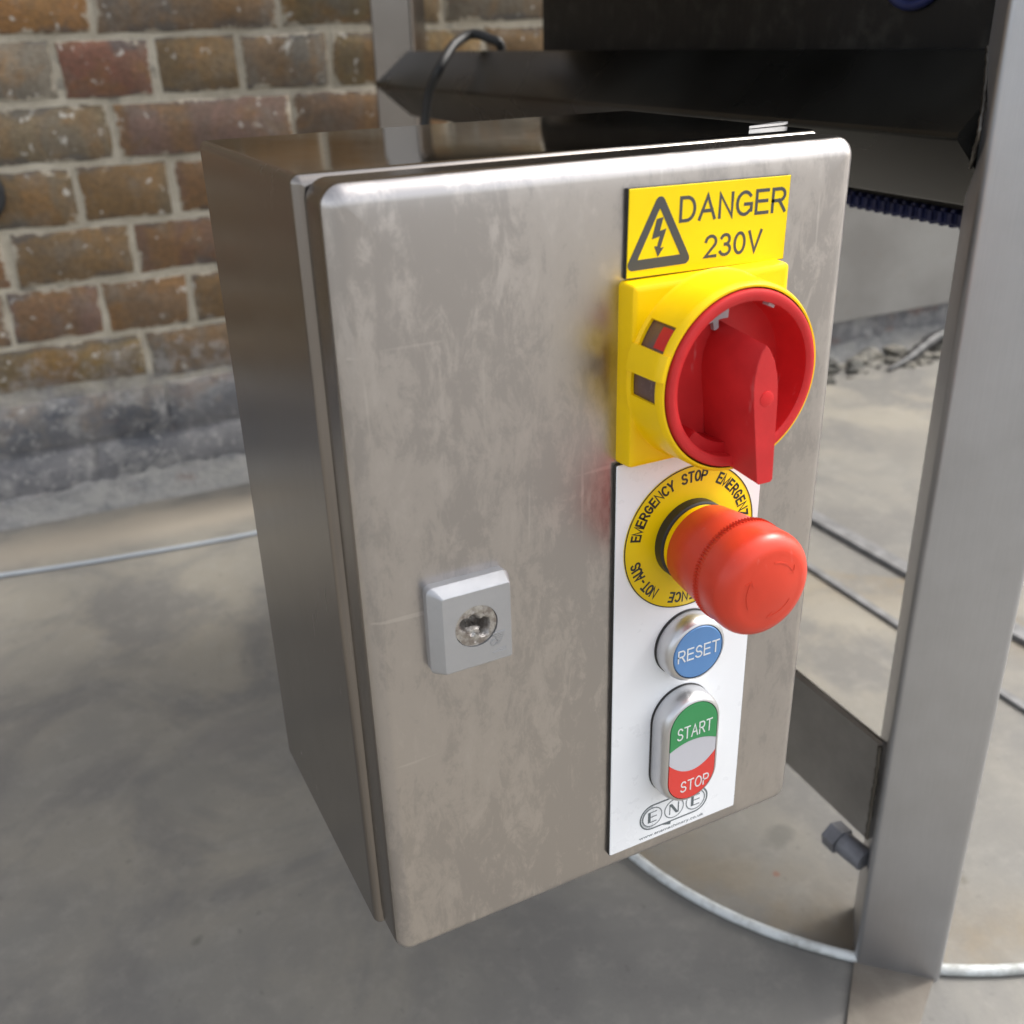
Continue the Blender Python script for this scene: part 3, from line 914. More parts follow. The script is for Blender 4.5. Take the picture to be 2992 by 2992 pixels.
# side plate of the conveyor bed with the belt rollers, above the rail
bm = bmesh.new()
fbox(bm, 45, 780, 90, 600, 300, 760, 3)
tag(from_bm('side_plate', bm, M_panel, conv, 35), label='black side plate above the dark rail')
bm = bmesh.new()
fbox(bm, 300, 782, -60, 88, 398, 560, 4)  # added out of view so the rail's upper face reflects black
tag(from_bm('rail_reflection_block', bm, M_panel, conv, 35), label='unseen black block added for the dark rail to reflect')
def ring_on_plate(a, z, r):
    bm = bmesh.new()
    c = W(*fpt(a, 88.5, z))
    ax = Vector((FD.x, FD.y, 0))
    pts = [c + (ax * math.cos(t) + Vector((0, 0, 1)) * math.sin(t)) * r * S for t in [2 * math.pi * i / 36 for i in range(37)]]
    tube(bm, pts, 3.2, 8, False)
    from_bm('roller_ring', bm, M_navy, conv, 60)
ring_on_plate(235, 375, 30)
ring_on_plate(160, 372, 24)
# the returning modular belt under the bed, link by link
for i in range(36):
    bm = bmesh.new()
    a = 62 + i * 8.6
    drop = (i - 25) ** 1.7 * 0.9 if i > 25 else 0
    fbox(bm, a, a + 7.8, 96, 470, 217 + drop, 228 + drop, 2.2)
    from_bm('belt_link', bm, M_navy, conv, 35)
bm = bmesh.new()
fbox(bm, 60, 400, 100, 466, 228, 299, 2)
from_bm('belt_bed', bm, M_panel, conv, 35)
# bolt through the lower leg
def cyl_between(bm, p0, p1, r, n=24, r1=None):
    tube(bm, [W(*p0), W(*p1)], [r, r if r1 is None else r1], n)
bm = bmesh.new()
cyl_between(bm, fpt(88, 7, -190), fpt(107, 3, -188), 8.5, 20)
bo = from_bm('levelling_bolt', bm, M_bolt, conv, 40)
bm = bmesh.new()
cyl_between(bm, fpt(107, 3, -188), fpt(118, 2, -187), 10.5, 6)
from_bm('hex_head', bm, M_bolt, bo, 30)
# flat tan strip lying on the floor in front of the leg
bm = bmesh.new()
Q = [(360.7, 77.1), (320.5, 42.1), (281.4, 8.8), (320.2, -11.9), (363.6, 18.9), (394.4, 37.4), (403.2, 41.2)]
loops_bm(bm, [[W(x, y, -FZ + 0.2) for x, y in Q], [W(x, y, -FZ + 3.0) for x, y in Q]])
k = NT('tan_floor_strip'); v = k.coord()
M_strip = k.set(Base_Color=k.mix(k.ramp(k.noise(v, 26, 6, 0.65), [(0.4, 0.0), (0.62, 1.0)]), (0.15, 0.13, 0.107), (0.195, 0.175, 0.145)), Metallic=0.15, Roughness=0.45, Normal=k.bump(k.noise(v, 200, 5), 0.2, 0.001))
tag(from_bm('floor_strip', bm, M_strip, conv, 30), label='flat brownish strip on the floor below the front leg')

# bracket carrying the control box from the rail
bm = bmesh.new()
box_bm(bm, 150, 340, 152.4, 157, 190, 250, 1.0)
from_bm('box_bracket', bm, M_beam, conv, 35)
bm = bmesh.new()
loops_bm(bm, [[W(x, y, z) for x, y in ((184, 40), (203, 42.5), (207, 45), (205, 48))] for z in (302.9, 303.8)])  # thin steel wedge on the top right edge of the box
TAB_BM = bm

# ------------------------------------------------------------------ control box
cb = root('control_box', 101.5, 86, 0, 'brushed stainless control box with yellow and red switches hung on the frame', 'control box')
bm = bmesh.new()
X0, X1, Z0b, Z1b = 0.0, 203.0, 0.0, 302.8
outl = [(152, 1.2, 0.8), (151.2, 1.2, 0.0), (25.0, 1.2, 0.0)]
for i in range(7):
    a = R(90 * i / 6)
    outl.append((25.0 - 4.0 * math.sin(a), 1.2, 4.0 * (1 - math.cos(a))))
outl += [(21.0, 1.2, 4.4), (21.5, 1.2, 6.0), (23.0, 1.2, 7.2), (40.0, 1.2, 7.4)]
loops = []
for y, rc, ins in outl:
    loops.append([W(x, y, z) for x, z in rrect(X0, X1, Z0b, Z1b, 3.0, ins, 4)])
loops_bm(bm, loops)
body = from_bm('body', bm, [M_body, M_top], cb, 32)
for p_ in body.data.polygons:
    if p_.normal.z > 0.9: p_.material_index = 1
from_bm('edge_tab', TAB_BM, M_bezel, cb, 30)

bm = bmesh.new()
dx0, dx1, dz0, dz1 = 2.6, 202.6, 0.8, 302.0
RF = 6.5
loops = []
prof = [(18.6, 3.0), (18.9, 0.5), (18.4, 0.0), (RF, 0.0)]
for i in range(1, 9):
    a = R(90 * i / 8)
    prof.append((RF - RF * math.sin(a), RF * (1 - math.cos(a))))
prof = [(y + (0.5 if i >= 3 else 0.0), n_) for i, (y, n_) in enumerate(prof)]
prof += [(0.36, RF + 2.0), (0.24, RF + 5.0), (0.12, RF + 10.0), (0.03, RF + 17.0), (0.0, RF + 25.0), (0.0, RF + 34.0)]
for y, ins in prof:
    loops.append([W(x, y, z) for x, z in rrect(dx0, dx1, dz0, dz1, 7.2, ins, 8)])
loops_bm(bm, loops)
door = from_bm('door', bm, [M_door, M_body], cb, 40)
for p_ in door.data.polygons:      # edges take the darker body steel, standing in for dark reflections
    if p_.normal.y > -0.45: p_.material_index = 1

# dark door gasket in the gap
bm = bmesh.new()
box_bm(bm, 9, 196, 18.8, 24, 8, 296, 1)
from_bm('gasket', bm, M_rubber, cb, 30)

# door lock
LX0, LX1, LZ0, LZ1 = 23.2, 54.6, 134.0, 168.6
bm = bmesh.new()
loops_bm(bm, [[W(x, 0.2, z) for x, z in rrect(LX0, LX1, LZ0, LZ1, 2.5, 0.3, 4)],
              [W(x, -3.8, z) for x, z in rrect(LX0, LX1, LZ0, LZ1, 2.5, 0.0, 4)],
              [W(x, -7.8, z) for x, z in rrect(LX0 + 3.6, LX1 - 1.4, LZ0 + 1.2, LZ1 - 2.6, 0.8, 0.0, 4)],
              [W(x, -8.1, z) for x, z in rrect(LX0 + 4.0, LX1 - 1.8, LZ0 + 1.6, LZ1 - 3.0, 0.8, 0.0, 4)]], cap1=False)
# face with a round opening for the insert
lcx, lcz, lr = 39.6, 151.6, 8.2
fr = rrect(LX0 + 4.0, LX1 - 1.8, LZ0 + 1.6, LZ1 - 3.0, 0.8, 0.0, 4)
n = 48
inner = [W(lcx + lr * math.cos(2 * math.pi * i / n), -8.1, lcz + lr * math.sin(2 * math.pi * i / n)) for i in range(n)]
ov = [bm.verts.new(W(x, -8.1, z)) for x, z in fr]
iv = [bm.verts.new(p) for p in inner]
es = [bm.edges.new((ov[i], ov[(i + 1) % len(ov)])) for i in range(len(ov))] + [bm.edges.new((iv[i], iv[(i + 1) % n])) for i in range(n)]
bmesh.ops.triangle_fill(bm, edges=es, use_beauty=True)
iv2 = [bm.verts.new(W(lcx + lr * math.cos(2 * math.pi * i / n), -4.0, lcz + lr * math.sin(2 * math.pi * i / n))) for i in range(n)]
for i in range(n): bm.faces.new((iv[i], iv[(i + 1) % n], iv2[(i + 1) % n], iv2[i]))
bmesh.ops.remove_doubles(bm, verts=bm.verts, dist=1e-6)
lock = from_bm('door_lock', bm, M_lock, cb, 25)
# worn, torn-out key insert: a ragged crater
bm = bmesh.new()
rg = random.Random(12)
rings = []
nn = 40
def crater(t, a):
    hole = 0.46 + 0.17 * math.sin(2 * a + 2.4) + 0.07 * math.sin(5 * a)
    return -7.6 + (0.0 if t > hole + 0.12 else (hole + 0.12 - t) * 26.0)
for q in range(13):
    t = 1 - q / 13.0
    row = []
    for i in range(nn):
        a = 2 * math.pi * i / nn
        d = min(crater(t, a), -0.6) + (rg.uniform(-0.3, 0.3) if t < 0.92 else 0)
        row.append(bm.verts.new(W(lcx + 8.0 * t * math.cos(a) + rg.uniform(-.12, .12), d, lcz + 8.0 * t * math.sin(a) + rg.uniform(-.12, .12))))
    rings.append(row)
for a_, b_ in zip(rings, rings[1:]):
    for i in range(nn): bm.faces.new((a_[i], a_[(i + 1) % nn], b_[(i + 1) % nn], b_[i]))
bm.faces.new(rings[-1])
from_bm('key_insert', bm, M_torn, lock, 35)
bm = bmesh.new()
loops_bm(bm, [[W(lcx - 2.2 + 5.2 * math.cos(a) * (1.0 if i % 3 else .8), -5.3, lcz - 3.2 + 2.3 * math.sin(a)) for i, a in enumerate([2 * math.pi * j / 14 for j in range(14)])],
              [W(lcx - 2.2 + 4.2 * math.cos(a), -6.9 + 0.8 * math.cos(a), lcz - 3.4 + 1.6 * math.sin(a)) for a in [2 * math.pi * j / 14 for j in range(14)]]])
from_bm('torn_flap', bm, M_torn, lock, 35)
# raised emblem in the corner of the lock
bm = bmesh.new()
ex, ez = 45.6, 146.6
for i in range(7):
    w0 = 5.0 * (1 - i / 9.0)
    zz = ez - i * 0.75
    xa = ex + 0.2 * i
    box_bm(bm, xa + (0.0 if i < 2 else 0.6), xa + w0, -8.35, -8.05, zz - 0.28, zz + 0.28)
for i in range(8):
    a = R(20 + 300 * i / 7.0)
    x, z = ex + 0.4 + 1.1 * math.cos(a), ez - 3.6 + 1.1 * math.sin(a)
    box_bm(bm, x - .3, x + .3, -8.35, -8.05, z - .3, z + .3)
box_bm(bm, ex - 0.2, ex + 5.2, -8.3, -8.05, ez - 8.0, ez - 7.7)
box_bm(bm, ex + 1.6, ex + 5.2, -8.3, -8.05, ez - 7.0, ez - 6.7)
from_bm('emblem', bm, M_lock, lock, None)

# ---- danger sign
SW, SH = 66.8, 29.0
scx, scz, srot = 136.3, 277.5, R(-0.9)
def sgn(u, v):
    return (scx + u * math.cos(srot) - v * math.sin(srot), scz + u * math.sin(srot) + v * math.cos(srot))
def srect(i):
    return [sgn(u * (SW / 2 - i), v * (SH / 2 - i)) for u, v in ((1, 1), (-1, 1), (-1, -1), (1, -1))]
bm = bmesh.new()
loops_bm(bm, [[W(x, 0.15, z) for x, z in srect(0)], [W(x, -1.45, z) for x, z in srect(0)]])
sign = from_bm('danger_sign', bm, M_black, cb, None)
sign['label'] = 'yellow danger sign with black lettering'
bm = bmesh.new()
loops_bm(bm, [[W(x, -1.45, z) for x, z in srect(0.15)], [W(x, -1.72, z) for x, z in srect(0.3)]])
from_bm('sign_face', bm, M_sign_yellow, sign, None)
bm = bmesh.new()
def sxf(x0, x1, z0, z1):
    return lambda u, w: sgn(x0 + u * (x1 - x0) - scx, z0 + w * (z1 - z0) - scz)
spl = lambda x, z: sgn(x - scx, z - scz)
stroke_text(bm, 'DANGER', 123.0, 168.4, 279.6, 288.2, -1.70, 1.15, spl)
from_bm('lettering', bm, M_engrave, sign, None)
bm = bmesh.new()
stroke_text(bm, '230V', 134.2, 158.9, 266.7, 274.6, -1.70, 1.1, spl)
from_bm('lettering', bm, M_engrave, sign, None)
bm = bmesh.new()
def tri_loop(T, r, n=6):
    """rounded triangle"""
    out = []
    m = len(T)
    for i in range(m):
        p, a, b = Vector(T[i]), Vector(T[i - 1]), Vector(T[(i + 1) % m])
        d0, d1 = (a - p).normalized(), (b - p).normalized()
        half = d0.angle(d1) / 2
        bis = (d0 + d1).normalized()
        c = p + bis * (r / math.sin(half))
        n0 = (p + d0 * (r / math.tan(half))) - c
        n1 = (p + d1 * (r / math.tan(half))) - c
        t0 = math.atan2(n0.y, n0.x)
        t1 = math.atan2(n1.y, n1.x)
        dt = (t1 - t0 + math.pi) % (2 * math.pi) - math.pi
        for q in range(n + 1):
            t = t0 + dt * q / n
            out.append((c.x + r * math.cos(t), c.y + r * math.sin(t)))
    return out
To = tri_loop([(115.4, 291.2), (101.8, 266.0), (129.2, 266.0)], 1.9)
Ti = tri_loop([(115.3, 285.4), (106.9, 269.4), (124.0, 269.4)], 0.15)
yo = -1.82
a_ = [bm.verts.new(W(x, yo, z)) for x, z in To]
b_ = [bm.verts.new(W(x, yo, z)) for x, z in Ti]
a2 = [bm.verts.new(W(x, -1.70, z)) for x, z in To]
b2 = [bm.verts.new(W(x, -1.70, z)) for x, z in Ti]
n = len(To)
for i in range(n):
    j = (i + 1) % n
    bm.faces.new((a_[i], a_[j], b_[j], b_[i]))
    bm.faces.new((a_[i], a2[i], a2[j], a_[j]))
    bm.faces.new((b_[i], b_[j], b2[j], b2[i]))
from_bm('warning_triangle', bm, M_engrave, sign, None)
bm = bmesh.new()
bolt = [(114.2, 282.0), (116.8, 282.4), (115.5, 278.0), (118.1, 278.6), (115.9, 272.4), (117.3, 272.6), (115.0, 269.6), (113.4, 273.2), (114.6, 273.1), (115.6, 276.3), (112.4, 275.6)]
prism_xz(bm, bolt[::-1], -1.70, -1.82)
from_bm('lightning_bolt', bm, M_engrave, sign, None)

# ---- rotary isolator switch
RX, RZ = 134.2, 230.0
bm = bmesh.new()
loops = []
for y, ins in ((0.15, 0.0), (-6.6, 0.4), (-7.6, 0.8), (-8.0, 1.8), (-8.0, 3.0)):
    loops.append([W(x, y, z) for x, z in rrect(100.9, 167.6, 197.2, 263.0, 2.0, ins, 4)])
loops_bm(bm, loops)
rot = from_bm('rotary_switch', bm, M_yellow, cb, 40)
rot['label'] = 'yellow and red rotary isolator switch'
# collar with padlock windows cut through it
bm = bmesh.new()
CR = 33.2
def ang_in(a, a0, a1):
    return a0 < a < a1
ths = []
marks = [(140.5, 157.0), (172.0, 187.0)]
na = 144
edges_t = sorted(set([round(i * 360 / na, 3) for i in range(na)] + [m for mm in marks for m in mm]))
ys = [-7.8, -9.2, -22.9, -24.6, -26.0]
outer_r = [CR + 1.4, CR + 0.5, CR + 0.1, CR, CR - 0.9]
inner_r = [CR - 0.7] * 4 + [CR - 1.6]
def cp(t, r, y): return W(RX + r * math.cos(R(t)), y, RZ + r * math.sin(R(t)))
nt = len(edges_t)
Vo = [[bm.verts.new(cp(t, outer_r[j], ys[j])) for j in range(5)] for t in edges_t]
Vi = [[bm.verts.new(cp(t, inner_r[j], ys[j])) for j in range(5)] for t in edges_t]
def hole(i, j):
    if j != 1: return False
    mid = (edges_t[i] + (edges_t[i + 1] if i + 1 < nt else 360)) / 2
    return any(a < mid < b for a, b in marks)
for i in range(nt):
    i2 = (i + 1) % nt
    for j in range(4):
        if hole(i, j): continue
        bm.faces.new((Vo[i][j], Vo[i2][j], Vo[i2][j + 1], Vo[i][j + 1]))
        bm.faces.new((Vi[i][j], Vi[i][j + 1], Vi[i2][j + 1], Vi[i2][j]))
        if j == 3: bm.faces.new((Vo[i][4], Vo[i2][4], Vi[i2][4], Vi[i][4]))
    for j in (1,):
        if hole(i, j):
            for jj in (1, 2): bm.faces.new((Vo[i][jj], Vo[i2][jj], Vi[i2][jj], Vi[i][jj]))
            if not hole((i - 1) % nt, j): bm.faces.new((Vo[i][1], Vo[i][2], Vi[i][2], Vi[i][1]))
            if not hole(i2, j): bm.faces.new((Vo[i2][1], Vo[i2][2], Vi[i2][2], Vi[i2][1]))
from_bm('collar', bm, M_yellow, rot, 35)
# raised bar between the two windows and lips beside them
bm = bmesh.new()
for a0, a1 in ((157.0, 172.0),):
    n = 6
    lo, hi = [], []
    loops = []
    for y, r in ((-8.2, CR + 2.6), (-22.0, CR + 1.7), (-25.4, CR + 1.1), (-26.3, CR + 0.2)):
        loops.append([cp(a0 + (a1 - a0) * i / n, r, y) for i in range(n + 1)] + [cp(a1 - (a1 - a0) * i / n, CR - 1.0, y) for i in range(n + 1)])
    loops_bm(bm, loops)
from_bm('window_bar', bm, M_yellow, rot, 35)
bm = bmesh.new()
lathe(bm, RX, RZ, [(CR - 0.9, -8.3), (CR - 0.9, -24.0), (CR - 1.3, -24.0), (CR - 1.3, -8.3)], 72, False, False)
from_bm('smoked_sleeve', bm, M_smoke, rot, 35)
bm = bmesh.new()
n = 8
loops = []
for y in (-15.8, -21.6):
    loops.append([cp(142.0 + 13.5 * i / n, CR - 0.75, y) for i in range(n + 1)] + [cp(155.5 - 13.5 * i / n, CR - 1.2, y) for i in range(n + 1)])
loops_bm(bm, loops)
from_bm('red_flag', bm, M_red, rot, 35)
# red dish with its rim; wall thickness falls away toward the floor
bm = bmesh.new()
RO = 31.0
prof = [(RO - 1.2, -9.0), (RO, -10.0), (RO, -26.2), (RO - 0.4, -27.2), (RO - 1.0, -27.5), (RO - 3.4, -27.3), (RO - 3.9, -26.9), (RO - 4.6, -13.4), (RO - 5.2, -12.6), (0.5, -12.4)]
lathe(bm, RX, RZ, prof, 96, True, True)
dial = from_bm('dial_dish', bm, M_red, rot, 40)
# handle: boat-shaped bar with draft
def boat(sc_w, top, bot, wbot, tilt):
    hw = 5.1 * sc_w
    P = [(0.0, top), (-1.9 * sc_w, top - 2.2), (-3.6 * sc_w, top - 6.0), (-4.7 * sc_w, top - 10.5), (-hw, top - 15), (-hw * 0.98, top - 20), (-hw * .86, top - 30), (-wbot - .5, bot + 0.8), (-wbot + .4, bot),
         (wbot - .4, bot), (wbot + .5, bot + 0.8), (hw * .86, top - 30), (hw * 0.98, top - 20), (hw, top - 15), (4.7 * sc_w, top - 10.5), (3.6 * sc_w, top - 6.0), (1.9 * sc_w, top - 2.2)]
    out = []
    for x, z in P:
        zz = z - 230
        out.append((RX + 0.6 + x - zz * tilt, z))
    return out
bm = bmesh.new()
loops = []
for y, sw, top, bot, wb in ((-12.0, 1.45, 247.8, 201.0, 5.2), (-24.0, 1.22, 246.4, 198.4, 4.2), (-37.7, 1.0, 244.8, 196.3, 2.9), (-37.9, 0.965, 244.55, 196.5, 2.75)):
    loops.append([W(x, y + (2.6 if False else 0) - (230 - z) * 0.045, z) for x, z in boat(sw, top, bot, wb, 0.045)])
loops_bm(bm, loops)
hd = from_bm('handle', bm, M_red, rot, 22)
bm = bmesh.new()
lathe(bm, RX + 1.2, 226.5, [(2.75, -37.6), (2.75, -38.17), (2.6, -38.22), (0.3, -38.22)], 32)
M_pip = plastic('red_pip', (0.62, 0.012, 0.015), 0.30, 0.05)
from_bm('handle_pip', bm, M_pip, rot, 40)
# pale openings in the dish wall and the step at the lower right
bm = bmesh.new()
def arc_block(bm, a0, a1, r0, r1, y0, y1, n=6):
    loops = []
    for y in (y0, y1):
        loops.append([cp(a0 + (a1 - a0) * i / n, r1, y) for i in range(n + 1)] + [cp(a1 - (a1 - a0) * i / n, r0, y) for i in range(n + 1)])
    loops_bm(bm, loops)
arc_block(bm, 86, 110, 19.0, 27.2, -12.2, -15.0)
arc_block(bm, 97, 104, 15.5, 19.2, -12.2, -14.4)
from_bm('padlock_slot', bm, M_slot, rot, None)
bm = bmesh.new()
arc_block(bm, 61, 67, 26.0, 27.4, -21.5, -24.6)
from_bm('padlock_slot', bm, M_slot, rot, None)
bm = bmesh.new()
arc_block(bm, 224, 263, 23.0, 27.6, -12.3, -23.5, 10)
arc_block(bm, 278, 316, 23.5, 27.6, -12.3, -19.0, 10)
from_bm('dial_step', bm, M_red_dark, rot, 30)

# ---- white legend plate with its buttons
PX0, PX1, PZ0, PZ1 = 100.0, 167.5, 12.8, 197.0
bm = bmesh.new()
loops_bm(bm, [[W(x, 0.15, z) for x, z in rrect(PX0, PX1, PZ0, PZ1, 0.6, 0, 2)], [W(x, -1.7, z) for x, z in rrect(PX0, PX1, PZ0, PZ1, 0.6, 0, 2)]])
plate = from_bm('legend_plate', bm, M_black, cb, None)
plate['label'] = 'white legend plate carrying the push buttons'
bm = bmesh.new()
loops_bm(bm, [[W(x, -1.7, z) for x, z in rrect(PX0 + .15, PX1 - .15, PZ0 + .15, PZ1 - .15, 0.6, 0, 2)], [W(x, -2.0, z) for x, z in rrect(PX0 + .35, PX1 - .35, PZ0 + .35, PZ1 - .35, 0.6, 0, 2)]])
from_bm('plate_face', bm, M_white, plate, None)
# logo
bm = bmesh.new()
def ring_print(bm, outer, inner, y0=-1.98, y1=-2.08):
    n = len(outer)
    A = [bm.verts.new(W(x, y1, z)) for x, z in outer]
    B = [bm.verts.new(W(x, y1, z)) for x, z in inner]
    A2 = [bm.verts.new(W(x, y0, z)) for x, z in outer]
    for i in range(n):
        j = (i + 1) % n
        bm.faces.new((A[i], A[j], B[j], B[i]))
        bm.faces.new((A[i], A2[i], A2[j], A[j]))
def hstad(x0, x1, cz, r, inset, n=14):
    out = []
    rr = r - inset
    for cx, a0 in ((x1 - r, -90), (x0 + r, 90)):
        for i in range(n + 1):
            a = R(a0 + 180.0 * i / n)
            out.append((cx + rr * math.cos(a), cz + rr * math.sin(a)))
    return out
LZ = 25.6
ring_print(bm, hstad(115.2, 151.6, LZ, 6.9, 0), hstad(115.2, 151.6, LZ, 6.9, 0.75))
ring_print(bm, hstad(115.2, 151.6, LZ, 6.9, 1.15, 14)[15:], hstad(115.2, 151.6, LZ, 6.9, 1.35, 14)[15:])
for lx in (121.9, 133.4, 144.9):
    c = lambda r: [(lx + r * math.cos(2 * math.pi * i / 40), LZ + r * math.sin(2 * math.pi * i / 40)) for i in range(40)]
    ring_print(bm, c(5.2), c(4.75))
def bar(x0, x1, z0, z1):
    box_bm(bm, x0, x1, -2.08, -1.98, z0, z1)
for lx in (121.9, 144.9):
    bar(lx - 2.3, lx - 0.9, LZ - 2.9, LZ + 2.9)
    for zz in (-2.7, 0.1, 2.7): bar(lx - 0.9, lx + 2.3, LZ + zz - .22, LZ + zz + .22)
lx = 133.4
bar(lx - 2.5, lx - 2.0, LZ - 2.9, LZ + 2.9)
bar(lx + 2.0, lx + 2.6, LZ - 2.9, LZ + 2.9)
prism_xz(bm, [(lx - 2.6, LZ + 2.9), (lx + 1.0, LZ - 2.9), (lx + 2.4, LZ - 2.9), (lx - 1.1, LZ + 2.9)], -1.985, -2.085)
prism_xz(bm, [(127.0, 18.8), (132.0, 18.8), (131.6, 17.3)], -1.985, -2.085)
from_bm('logo', bm, M_logo, plate, None)
bm = bmesh.new()
text_bm(bm, 'www.enemachinery.co.uk', 115.2, 149.9, 14.4, 16.5, -1.98, 0.1, 0.0)
from_bm('lettering', bm, M_logo, plate, None)

# ---- emergency stop
EX, EZ = 134.0, 160.0
bm = bmesh.new()
lathe(bm, EX, EZ, [(30.2, -1.95), (30.2, -2.35), (30.0, -2.45), (5, -2.45)], 96)
es_ = from_bm('emergency_stop', bm, M_disc_yellow, cb, 40)
es_['label'] = 'red mushroom emergency stop on a round yellow label'
bm = bmesh.new()
oc = [(EX + 30.2 * math.cos(2 * math.pi * i / 96), EZ + 30.2 * math.sin(2 * math.pi * i / 96)) for i in range(96)]
ic = [(EX + 29.75 * math.cos(2 * math.pi * i / 96), EZ + 29.75 * math.sin(2 * math.pi * i / 96)) for i in range(96)]
ring_print(bm, oc, ic, -2.40, -2.53)
from_bm('label_border', bm, M_ink, es_, None)
def ring_text(s, a_start, step, r=25.7, h=4.7, w=3.0):
    bm = bmesh.new()
    for i, ch in enumerate(s):
        if ch == ' ': continue
        a = R(a_start - step * i)
        ww = {"'": 0.6, '-': 1.5, 'M': 3.5, 'E': 2.6}.get(ch, 2.9)
        def place(t, v, a=a):
            rad = r + v
            return (EX + rad * math.cos(a) + t * math.sin(a), EZ + rad * math.sin(a) - t * math.cos(a))
        stroke_text(bm, ch, -ww / 2, ww / 2, -h / 2, h / 2, -2.44, 0.62 if ch in 'MN' else 0.82, place)
    return from_bm('lettering', bm, M_ink, es_, None)
ring_text('EMERGENCY STOP', 167.5, 6.86)
ring_text('EMERGENZA', 60.2, 7.2)
ring_text('NOT-AUS', -128.7, 6.2)
ring_text("D'URGENCE", -107.2 + 7.4 * 8, 7.4)
bm = bmesh.new()
lathe(bm, EX, EZ, [(16.4, -2.3), (16.4, -6.4), (15.6, -7.0), (8, -7.0)], 64)
from_bm('retaining_ring', bm, M_black, es_, 40)
bm = bmesh.new()
lathe(bm, EX, EZ, [(14.6, -6.8), (15.5, -7.2), (15.7, -10.0), (15.2, -10.3), (8, -10.3)], 64)
from_bm('yellow_ring', bm, M_yellow, es_, 40)
bm = bmesh.new()
prof = [(12, -9.9), (16.4, -10.4), (17.0, -11.2), (18.3, -22.0), (19.0, -30.0), (19.1, -32.0), (18.8, -32.5)]
lathe(bm, EX, EZ, prof, 96)
from_bm('button_skirt', bm, M_mush, es_, 40)
bm = bmesh.new()
prof = [(18.6, -32.3), (19.5, -32.6), (20.0, -33.4)]
for i in range(0, 10):
    a = R(i * 10)
    prof.append((13.2 + 7.0 * math.cos(a), -43.0 - 6.6 * math.sin(a)))
prof += [(12.0, -49.75), (8.0, -50.4), (4.0, -50.75), (0.4, -50.85)]
lathe(bm, EX, EZ, prof, 96)
head = from_bm('mushroom_head', bm, M_mush, es_, 50)
bm = bmesh.new()
for i in range(96):
    a = 2 * math.pi * i / 96
    c = W(EX + 19.75 * math.cos(a), -33.0, EZ + 19.75 * math.sin(a))
    t = Vector((-math.sin(a), 0, math.cos(a)))
    n_ = Vector((math.cos(a), 0, math.sin(a)))
    y_ = Vector((0, 1, 0))
    hw = 0.36 * S
    pts = []
    for dy in (-1.5, 1.5):
        for q, e in ((-1, -0.3), (1, -0.3), (0, 0.62)):
            pts.append(bm.verts.new(c + t * hw * q + n_ * e * S + y_ * dy * S))
    bm.faces.new((pts[0], pts[1], pts[2])); bm.faces.new((pts[5], pts[4], pts[3]))
    for p, q in ((0, 1), (1, 2), (2, 0)): bm.faces.new((pts[p], pts[p + 3], pts[q + 3], pts[q]))
kn = from_bm('knurling', bm, M_mush, es_, 30)
# faint moulded turn-to-release arrows
bm = bmesh.new()
for a0 in (25, 145, 265):
    n = 14
    def ya(r): return -50.82 + (r / 13.0) ** 2 * 1.05
    loops = []
    for y_off in (0.12, -0.015):
        loops.append([W(EX + 10.9 * math.cos(R(a0 + 62 * i / n)), ya(10.9) + y_off, EZ + 10.9 * math.sin(R(a0 + 62 * i / n))) for i in range(n + 1)] +
                     [W(EX + 10.4 * math.cos(R(a0 + 62 - 62 * i / n)), ya(10.4) + y_off, EZ + 10.4 * math.sin(R(a0 + 62 - 62 * i / n))) for i in range(n + 1)])
    loops_bm(bm, loops)
    for s in (-1, 1):
        p0 = (10.65, a0); p1 = (10.65 + s * 1.7, a0 + 11)
        L = []
        for y_off in (0.12, -0.015):
            L.append([W(EX + r * math.cos(R(a)), ya(r) + y_off, EZ + r * math.sin(R(a))) for r, a in ((p0[0], p0[1]), (p0[0], p0[1] + 2.5), (p1[0], p1[1] + 1.5), (p1[0], p1[1]))])
        loops_bm(bm, L)
from_bm('release_arrows', bm, M_mush, es_, None)

# ---- reset button
BX, BZ = 134.4, 112.4
bm = bmesh.new()
lathe(bm, BX, BZ, [(14.9, -1.9), (14.9, -2.5), (14.4, -2.7), (5, -2.7)], 64)
rs = from_bm('reset_button', bm, M_black, cb, 40)
rs['label'] = 'round blue reset button in a silver bezel'
bm = bmesh.new()
prof = [(14.3, -2.6), (14.6, -3.2)]
for i in range(0, 9):
    a = R(i * 10)
    prof.append((12.2 + 2.5 * math.cos(a) - 0.0, -6.0 - 5.0 * math.sin(a)))
prof += [(12.15, -11.1), (11.95, -10.6), (11.9, -9.0), (8, -9.0)]
lathe(bm, BX, BZ, prof, 72)
from_bm('bezel', bm, M_bezel, rs, 50)
bm = bmesh.new()
lathe(bm, BX, BZ, [(11.75, -8.9), (11.75, -10.9), (11.4, -11.3), (0.5, -11.35)], 64)
from_bm('button_cap', bm, M_blue, rs, 30)
bm = bmesh.new()
stroke_text(bm, 'RESET', 124.4, 144.7, 109.8, 115.6, -11.32, 0.62)
from_bm('lettering', bm, M_print, rs, None)

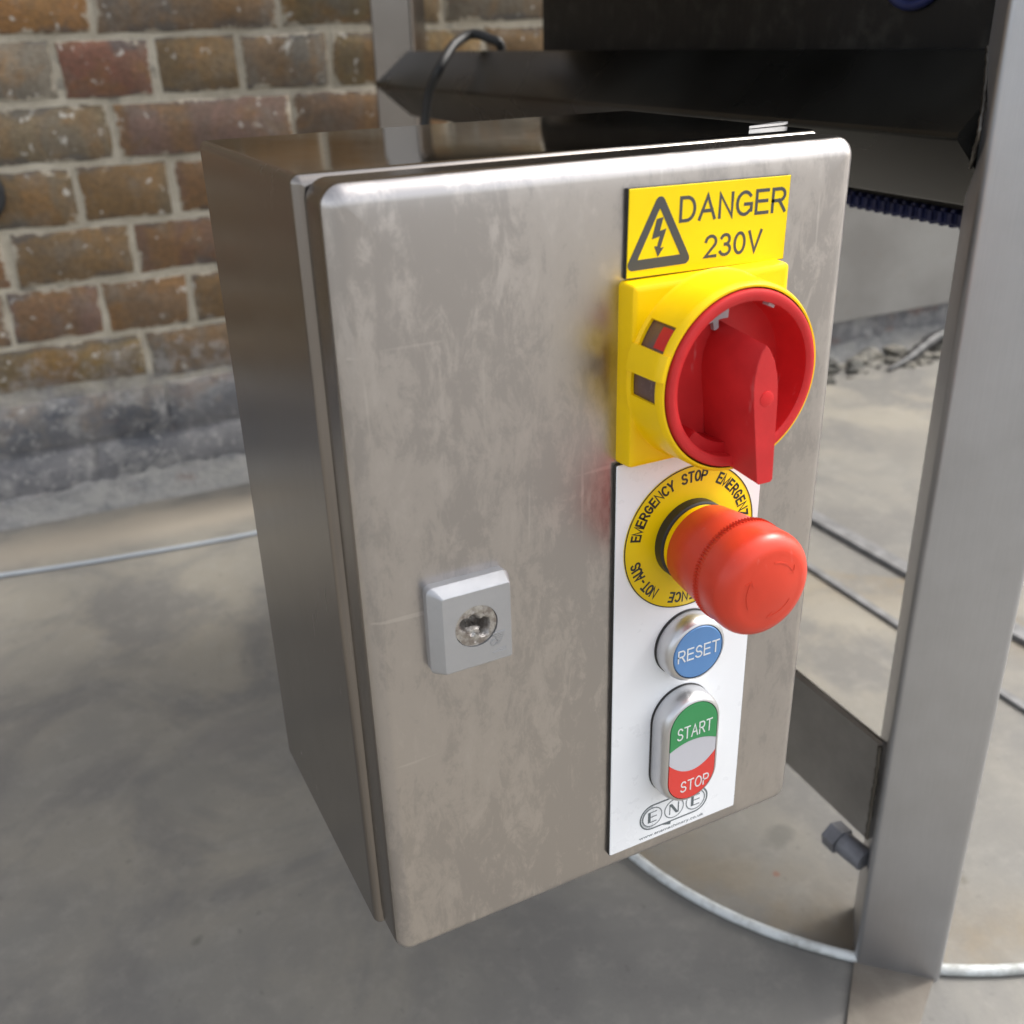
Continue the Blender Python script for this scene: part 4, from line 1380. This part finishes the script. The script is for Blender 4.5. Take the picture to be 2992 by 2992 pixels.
# ---- start / stop button
TX = 133.9
SZ0, SZ1 = 36.6, 91.2
def sloops(prof):
    return [[W(x, y, z) for x, z in stadium(TX, SZ0, SZ1, 14.7, ins, 20)] for y, ins in prof]
bm = bmesh.new()
loops_bm(bm, sloops([(-1.9, -0.2), (-2.5, -0.2), (-2.7, 0.2)]))
ss = from_bm('start_stop_button', bm, M_black, cb, 40)
ss['label'] = 'oval green start and red stop button in a silver bezel'
bm = bmesh.new()
prof = [(-2.6, 0.3), (-3.2, 0.0)]
for i in range(0, 9):
    a = R(i * 10)
    prof.append((-7.0 - 5.0 * math.sin(a), 2.5 * (1 - math.cos(a))))
prof += [(-12.1, 2.6), (-11.6, 2.8), (-10.0, 2.85), (-10.0, 6)]
loops_bm(bm, sloops(prof))
from_bm('bezel', bm, M_bezel, ss, 50)
def cap_outline():
    return stadium(TX, SZ0, SZ1, 14.7, 3.0, 24)
def arc_pts(zc, bow, n=14):
    return [(TX - 11.7 + 23.4 * i / n, zc + bow * (1 - (2 * i / n - 1) ** 2)) for i in range(n + 1)]
zt, zb_ = SZ1 - 14.7, SZ0 + 14.7
topc = [(TX + 11.7 * math.cos(R(180 * i / 24)), zt + 11.7 * math.sin(R(180 * i / 24))) for i in range(25)]   # right to left over the top
botc = [(TX + 11.7 * math.cos(R(180 + 180 * i / 24)), zb_ + 11.7 * math.sin(R(180 + 180 * i / 24))) for i in range(25)]  # left to right under
up_arc = arc_pts(67.0, 3.0)
lo_arc = arc_pts(60.4, -6.4)
y0, y1 = -9.9, -12.2
bm = bmesh.new()
prism_xz(bm, topc + [(x, z + 0.12) for x, z in up_arc], y0, y1)
from_bm('start_cap', bm, M_green, ss, None)
bm = bmesh.new()
prism_xz(bm, botc + [(x, z - 0.12) for x, z in lo_arc[::-1]], y0, y1)
from_bm('stop_cap', bm, M_redbtn, ss, None)
bm = bmesh.new()
prism_xz(bm, lo_arc + up_arc[::-1], y0, y1 + 0.08)
from_bm('lens', bm, M_lens, ss, None)
bm = bmesh.new()
stroke_text(bm, 'START', 125.4, 143.2, 71.8, 78.0, -12.18, 0.60)
from_bm('lettering', bm, M_print, ss, None)
bm = bmesh.new()
stroke_text(bm, 'STOP', 128.4, 143.2, 43.6, 49.4, -12.18, 0.60)
from_bm('lettering', bm, M_print, ss, None)

# ------------------------------------------------------------------ power cable
bm = bmesh.new()
P = [W(*q) for q in [[367.0, 831.2, 120.0], [376.0, 838.2, 220.0], [382.0, 841.2, 246.2], [385.6, 834.3, 276.3], [392.7, 819.6, 299.9], [415.8, 836.6, 319.9], [434.7, 850.6, 328.3], [450.9, 852.8, 333.2], [463.1, 839.1, 328.5], [473.5, 829.1, 317.5], [487.5, 869.1, 270.0]]]
tube(bm, spline(P, 10), 5.3, 12)
tag(from_bm('power_cable', bm, M_rubber, None, 60, origin=P[0]), 'black rubber cable arching over the dark rail behind the control box', 'cable')
